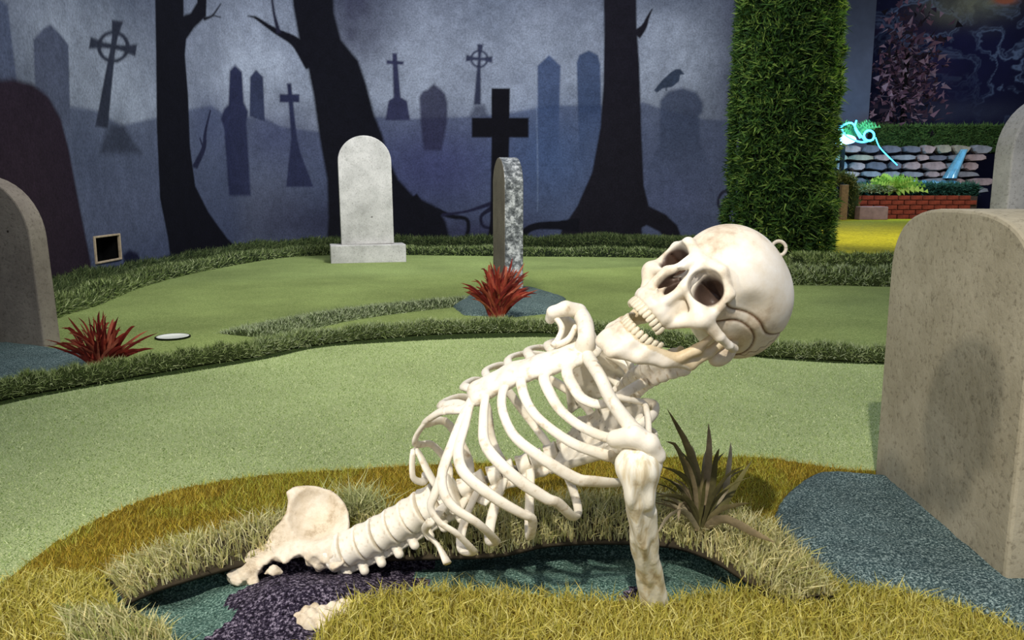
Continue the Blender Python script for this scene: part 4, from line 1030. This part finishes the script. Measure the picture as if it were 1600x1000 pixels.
# far painted wall
x0 = PT(1355, 100, 19.8)[0]; x1 = 15.5; xs = np.linspace(x0, x1, 330); zz = np.linspace(0, 6.2, 330); X, Z = np.meshgrid(xs, zz, indexing='ij')
q1 = fbm(X, Z, 1.1, 21, 5); q2 = fbm(X + q1 * 1.5, Z, .5, 31, 5); C = np.ones(X.shape + (3,)) * lin((24, 24, 48))
def l2(m_, c):
    global C
    C = C * (1 - m_[..., None]) + lin(c) * m_[..., None]
def gz(px, py, sx, sy):
    c = PT(px, py, 19.8); return np.exp(-(((X - c[0]) / (sx / F * 19.8)) ** 2 + ((Z - c[2]) / (sy / F * 19.8)) ** 2))
l2(cl(gz(1500, 60, 90, 90) * q1 * 1.6, 0, 1) * .7, (44, 44, 92))
rid = np.exp(-((q2 - .5) / .028) ** 2) + .6 * np.exp(-((q2 - .42) / .02) ** 2)
l2(cl(rid * (gz(1500, 20, 120, 70) + gz(1580, 110, 40, 60) + .8 * gz(1430, 10, 40, 50)), 0, 1) * .7, (128, 146, 176))
l2(cl(gz(1515, 5, 55, 26) * 1.3 * q2 * 1.5, 0, 1), (146, 146, 118)); l2(cl(gz(1570, 0, 14, 5) * 2, 0, 1), (190, 110, 80))
l2(cl(gz(1415, 110, 45, 70) * (q2 > .5), 0, 1) * .5, (92, 66, 84))
l2(cl(gz(1480, 175, 100, 16) * q2 * 1.6, 0, 1) * .6, (70, 74, 90))
nx = 330; i = np.arange(nx - 1)[:, None] * nx + np.arange(nx - 1)[None]
mesh_obj('wall_far', np.stack([X, np.full_like(X, 19.8), Z], -1).reshape(-1, 3), np.stack([i, i + nx, i + nx + 1, i + 1], -1).reshape(-1, 4), M_mural, None, True, C.reshape(-1, 3), kind='structure')
# pink-leaved bush against the wall
pc = PT(1415, 120, 18.6); bush = empty('flowering_bush', [pc[0], 18.6, 1.5], 'dark bush with dusty pink leaves against the far painted wall', 'bush')
n = 900; P = pc + RNG.normal(size=(n, 3)) * [.36, .2, .72]
blades('foliage', P, nrmz(np.array([0, -1, .4])), .11, .06, [(96, 66, 78), (128, 92, 102), (60, 42, 52), (40, 30, 36), (150, 120, 128)], bush, .9)
V, Fx = tube([(pc[0], 18.6, 1.5), (pc[0], 18.6, 3.6)], .05, 8); mesh_obj('stem', V, Fx, M_black, bush, True)
# clipped hedge behind the pond
def hedgebox(px0, px1, py0, py1, d, dep, cols, label, name='hedge'):
    A = PT(px0, py1, d); B = PT(px1, py0, d); V, Fx = box(((A[0] + B[0]) / 2, d + dep / 2, (A[2] + B[2]) / 2), (B[0] - A[0], dep, B[2] - A[2]))
    t = mesh_obj(name, V, Fx, M_kd, None, False, label=label, cat='hedge')
    n = int((B[0] - A[0]) * (B[2] - A[2] + dep) * 2500); P = np.c_[A[0] + RNG.random(n) * (B[0] - A[0]), np.full(n, float(d)), A[2] + RNG.random(n) * (B[2] - A[2])]
    tp_ = RNG.random(n) < .35; P[tp_, 1] = d + RNG.random(tp_.sum()) * dep; P[tp_, 2] = B[2]
    blades('foliage', P, nrmz(np.array([0, -.7, .7])), .06, .016, cols, t, .9); return t
hedgebox(1362, 1600, 198, 238, 18.3, .8, [(86, 112, 56), (104, 130, 64), (66, 90, 44)], 'low dark clipped hedge behind the stone pond wall')
# dry-stone pond wall
pw = empty('pond_wall', [7.7, 17.3, 0], 'dry-stone pond wall of pink and grey blocks in the far room', 'stone wall')
A = PT(1292, 300, 17.5); B = PT(1530, 226, 17.5)
V, Fx = box(((A[0] + B[0]) / 2, 17.75, B[2] / 2 - .06), (B[0] - A[0], .4, B[2] - .1)); mesh_obj('wall_core', V, Fx, M_rockback, pw, False)
def rock(c, s, m, parent, seed):
    r_ = np.random.default_rng(seed); V = []; 
    k = 8; ring = [(math.cos(2 * math.pi * j / k + .39) , math.sin(2 * math.pi * j / k + .39)) for j in range(k)]
    jit = 1 + r_.uniform(-.2, .12, k)
    for y, sc in ((-.5, .84), (-.34, 1.), (.5, 1.)):
        for j, (x_, z_) in enumerate(ring): V.append((cl(x_ * 1.25, -1, 1) * jit[j] * s[0] / 2 * sc, y * s[1], cl(z_ * 1.25, -1, 1) * jit[j] * s[2] / 2 * sc))
    V = np.array(V) + c; Fx = [[i * k + j, i * k + (j + 1) % k, (i + 1) * k + (j + 1) % k, (i + 1) * k + j] for i in range(2) for j in range(k)] + [list(range(k))[::-1], list(range(2 * k, 3 * k))]
    return mesh_obj('stone', V, Fx, m, parent, False)
z = A[2] - .04; row = 0; r = random.Random(9)
while z < B[2] - .05:
    hh = r.uniform(.13, .20); x = A[0] - r.uniform(0, .2)
    while x < B[0]:
        w = r.uniform(.25, .62); rock((x + w / 2, 17.5 + r.uniform(-.03, .05), z + hh / 2), (w - .025, .26, hh - .022), r.choice(M_rocks + M_rocks[:2]), pw, int(x * 100) + row); x += w
    z += hh; row += 1
# pond: strip of water with ripples, and its green rim
A = PT(1392, 292, 16.9); B = PT(1512, 280, 16.9)
n = 40; xs = np.linspace(A[0], B[0], n); V = []
for x in xs: V += [(x, 16.9, A[2] + .03 + .012 * math.sin(x * 23)), (x, 17.35, A[2] + .13 + .015 * math.sin(x * 31))]
mesh_obj('pond_water', V, [[2 * i, 2 * i + 2, 2 * i + 3, 2 * i + 1] for i in range(n - 1)], M_water, None, True, label='pale blue pond water at the foot of the stone wall', cat='water', kind='stuff')
wf = PT(1506, 250, 17.3); xs = np.linspace(-.09, .09, 8)
V = [(wf[0] + x * (1 + k * .15) - k * .05, 17.32 - .05 * math.sin(x * 40) - k * .012, wf[2] + .22 - k * .1) for k in range(7) for x in xs]
mesh_obj('waterfall', V, [[k * 8 + j, k * 8 + j + 1, (k + 1) * 8 + j + 1, (k + 1) * 8 + j] for k in range(6) for j in range(7)], M_water, None, True, label='thin waterfall running over the stone pond wall', cat='water', kind='stuff')
hedgebox(1330, 1530, 290, 306, 16.3, .5, [(50, 90, 70), (70, 110, 84), (40, 70, 56)], 'low teal-green turf bank in front of the pond', 'turf_bank')
# brick edging
A = PT(1326, 344, 15.7); B = PT(1530, 305, 15.7); be = empty('brick_edging', [(A[0] + B[0]) / 2, 15.7, 0], 'low red brick edging wall beyond the yellow lawn', 'brick wall')
V, Fx = box(((A[0] + B[0]) / 2, 15.86, B[2] / 2 - .01), (B[0] - A[0], .22, B[2] - .02)); mesh_obj('mortar', V, Fx, M_mortar, be, False)
rows = 5; rh = B[2] / rows; bw = .235; bm = None
for j in range(rows):
    x = A[0] - (bw / 2 if j % 2 else 0)
    while x < B[0] - .05:
        x_ = max(x, A[0]); w = min(x + bw, B[0]) - x_
        V, Fx = box((0, 0, 0), (bw - .014, .12, rh - .014))
        if w > bw * .9:
            if bm is None: o = mesh_obj('brick', V + [x_ + w / 2, 15.78, (j + .5) * rh], Fx, M_brick, be, False, origin=(x_ + w / 2, 15.78, (j + .5) * rh)); bm = o.data
            else: o = bpy.data.objects.new('brick', bm); COL.objects.link(o); o.parent = be; o.location = np.array([x_ + w / 2, 15.78 + random.uniform(-.008, .008), (j + .5) * rh]) - ORG[be.name]
        x += bw
A = PT(1339, 343, 15.3); B = PT(1385, 321, 15.3)
V, Fx = box(((A[0] + B[0]) / 2, 15.35, .13), (B[0] - A[0], .3, .25)); o = mesh_obj('paving_block', V, Fx, M_paver, None, False, label='pinkish stone block lying against the brick edging', cat='block'); bevel(o, .015)
# wooden post with a turf-covered arch
A = PT(1316, 342, 15.2); V, Fx = box((A[0], 15.2, .33), (.13, .12, .66)); o = mesh_obj('wooden_post', V, Fx, M_wood, None, False, label='short wooden post under the small turf arch', cat='post'); bevel(o, .01)
ar = empty('turf_arch', [A[0] - .02, 15.5, 0], 'small turf-covered arch around the wooden post', 'arch')
cx, cz = PT(1314, 298, 15.5)[[0, 2]]
V, Fx = tube(spline([(cx - .26, 15.5, 0), (cx - .25, 15.5, cz), (cx - .15, 15.5, cz + .19), (cx, 15.5, cz + .25), (cx + .15, 15.5, cz + .19), (cx + .25, 15.5, cz), (cx + .26, 15.5, 0)], 40), .085, 10)
o = mesh_obj('arch_frame', V, Fx, M_kb, ar, True)
blades('grass', V[RNG.integers(0, len(V), 1600)] + RNG.normal(size=(1600, 3)) * .02, nrmz(np.array([0, -.6, .6])), .05, .012, [(110, 110, 50), (80, 92, 40), (130, 126, 70)], ar, .9)
# fern and cushion plants
def fern(px, py, d, s, cols, label, n=34):
    b = PT(px, py, d); V = []; Fx = []; C_ = []; r_ = random.Random(px); cl_ = lin(np.array(cols))
    for k in range(n):
        a_ = r_.uniform(0, 2 * math.pi); e = r_.uniform(.25, 1.2); d_ = np.array([math.cos(a_) * math.cos(e) * 1.3, math.sin(a_) * math.cos(e) * .5, math.sin(e)])
        c = cl_[r_.randrange(len(cl_))]
        pts = [b + d_ * s * t + np.array([0, 0, -.35 * s * t * t]) for t in np.linspace(0, 1, 8)]
        for t in range(7):
            for sg in (1, -1):
                i0 = len(V); sdv = np.array([-d_[2], 0, d_[0]]) * sg; V += [pts[t], pts[t + 1], pts[t] + sdv * s * .22 * (1 - t / 8) + d_ * s * .12]; Fx.append([i0, i0 + 1, i0 + 2]); C_ += [c] * 3
    return mesh_obj('fern', np.array(V), np.array(Fx), M_leaf, None, False, np.array(C_), label=label, cat='fern')
fern(1398, 298, 16.0, .52, [(150, 190, 70), (180, 206, 90), (110, 150, 50)], 'bright green fern in front of the stone pond wall', 60)
fern(1338, 212, 17.0, .5, [(70, 130, 70), (90, 150, 80), (50, 100, 60)], 'darker green fern behind the blue lamp', 40)
for j, (x, w) in enumerate([(1345, .22), (1362, .2), (1380, .2)]):
    c = PT(x, 300, 15.95); n = 260; v = RNG.normal(size=(n, 3)); v /= np.linalg.norm(v, axis=1)[:, None]; v[:, 2] = abs(v[:, 2])
    blades('cushion_plant', c + v * [w, .15, .12], v, .05, .016, [(130, 136, 84), (96, 104, 60), (160, 164, 120)], None, .7, ['grey-green cushion plant nearest the turf arch', 'middle grey-green cushion plant behind the brick edging', 'grey-green cushion plant beside the bright fern'][j], 'plant', None)
# blue lamp and cyan tubes
lc = PT(1318, 218, 16.8); lm = empty('blue_lamp', [lc[0], lc[1], 0], 'glowing blue-white lamp with curled cyan tubes by the pond', 'lamp')
V, Fx = sdf_mesh(lambda P: ell(P, lc, (.26, .10, .10)), lc - .3, lc + .3, .025); mesh_obj('lamp_glass', V, Fx, M_bluewhite, lm, True)
def ctube(px, d, r_): 
    V, Fx = tube(spline([PT(x, y, d) for x, y in px], len(px) * 6), r_, 6); return V, Fx
V, Fx = tube([lc - [0, 0, lc[2]], lc - [0, 0, .08]], .05, 8); mesh_obj('stand', V, Fx, M_black, lm, True)
for px in ([(1300, 222), (1312, 200), (1330, 192), (1340, 205), (1352, 220)], [(1312, 195), (1322, 212), (1345, 222), (1365, 218)], [(1338, 188), (1336, 200), (1344, 216)]):
    V, Fx = ctube(px, 16.7, .018); mesh_obj('neon_tube', V, Fx, M_cyan, lm, True)
cc_ = [(1358 + 8 * math.cos(t), 212 + 8 * math.sin(t)) for t in np.linspace(0, 2 * math.pi, 14)]
V, Fx = ctube(cc_, 16.65, .022); mesh_obj('neon_ring', V, Fx, M_cyan, lm, True)
V, Fx = ctube([(1368, 215), (1376, 232), (1402, 258)], 16.6, .012); mesh_obj('cable', V, Fx, M_cyan, lm, True)
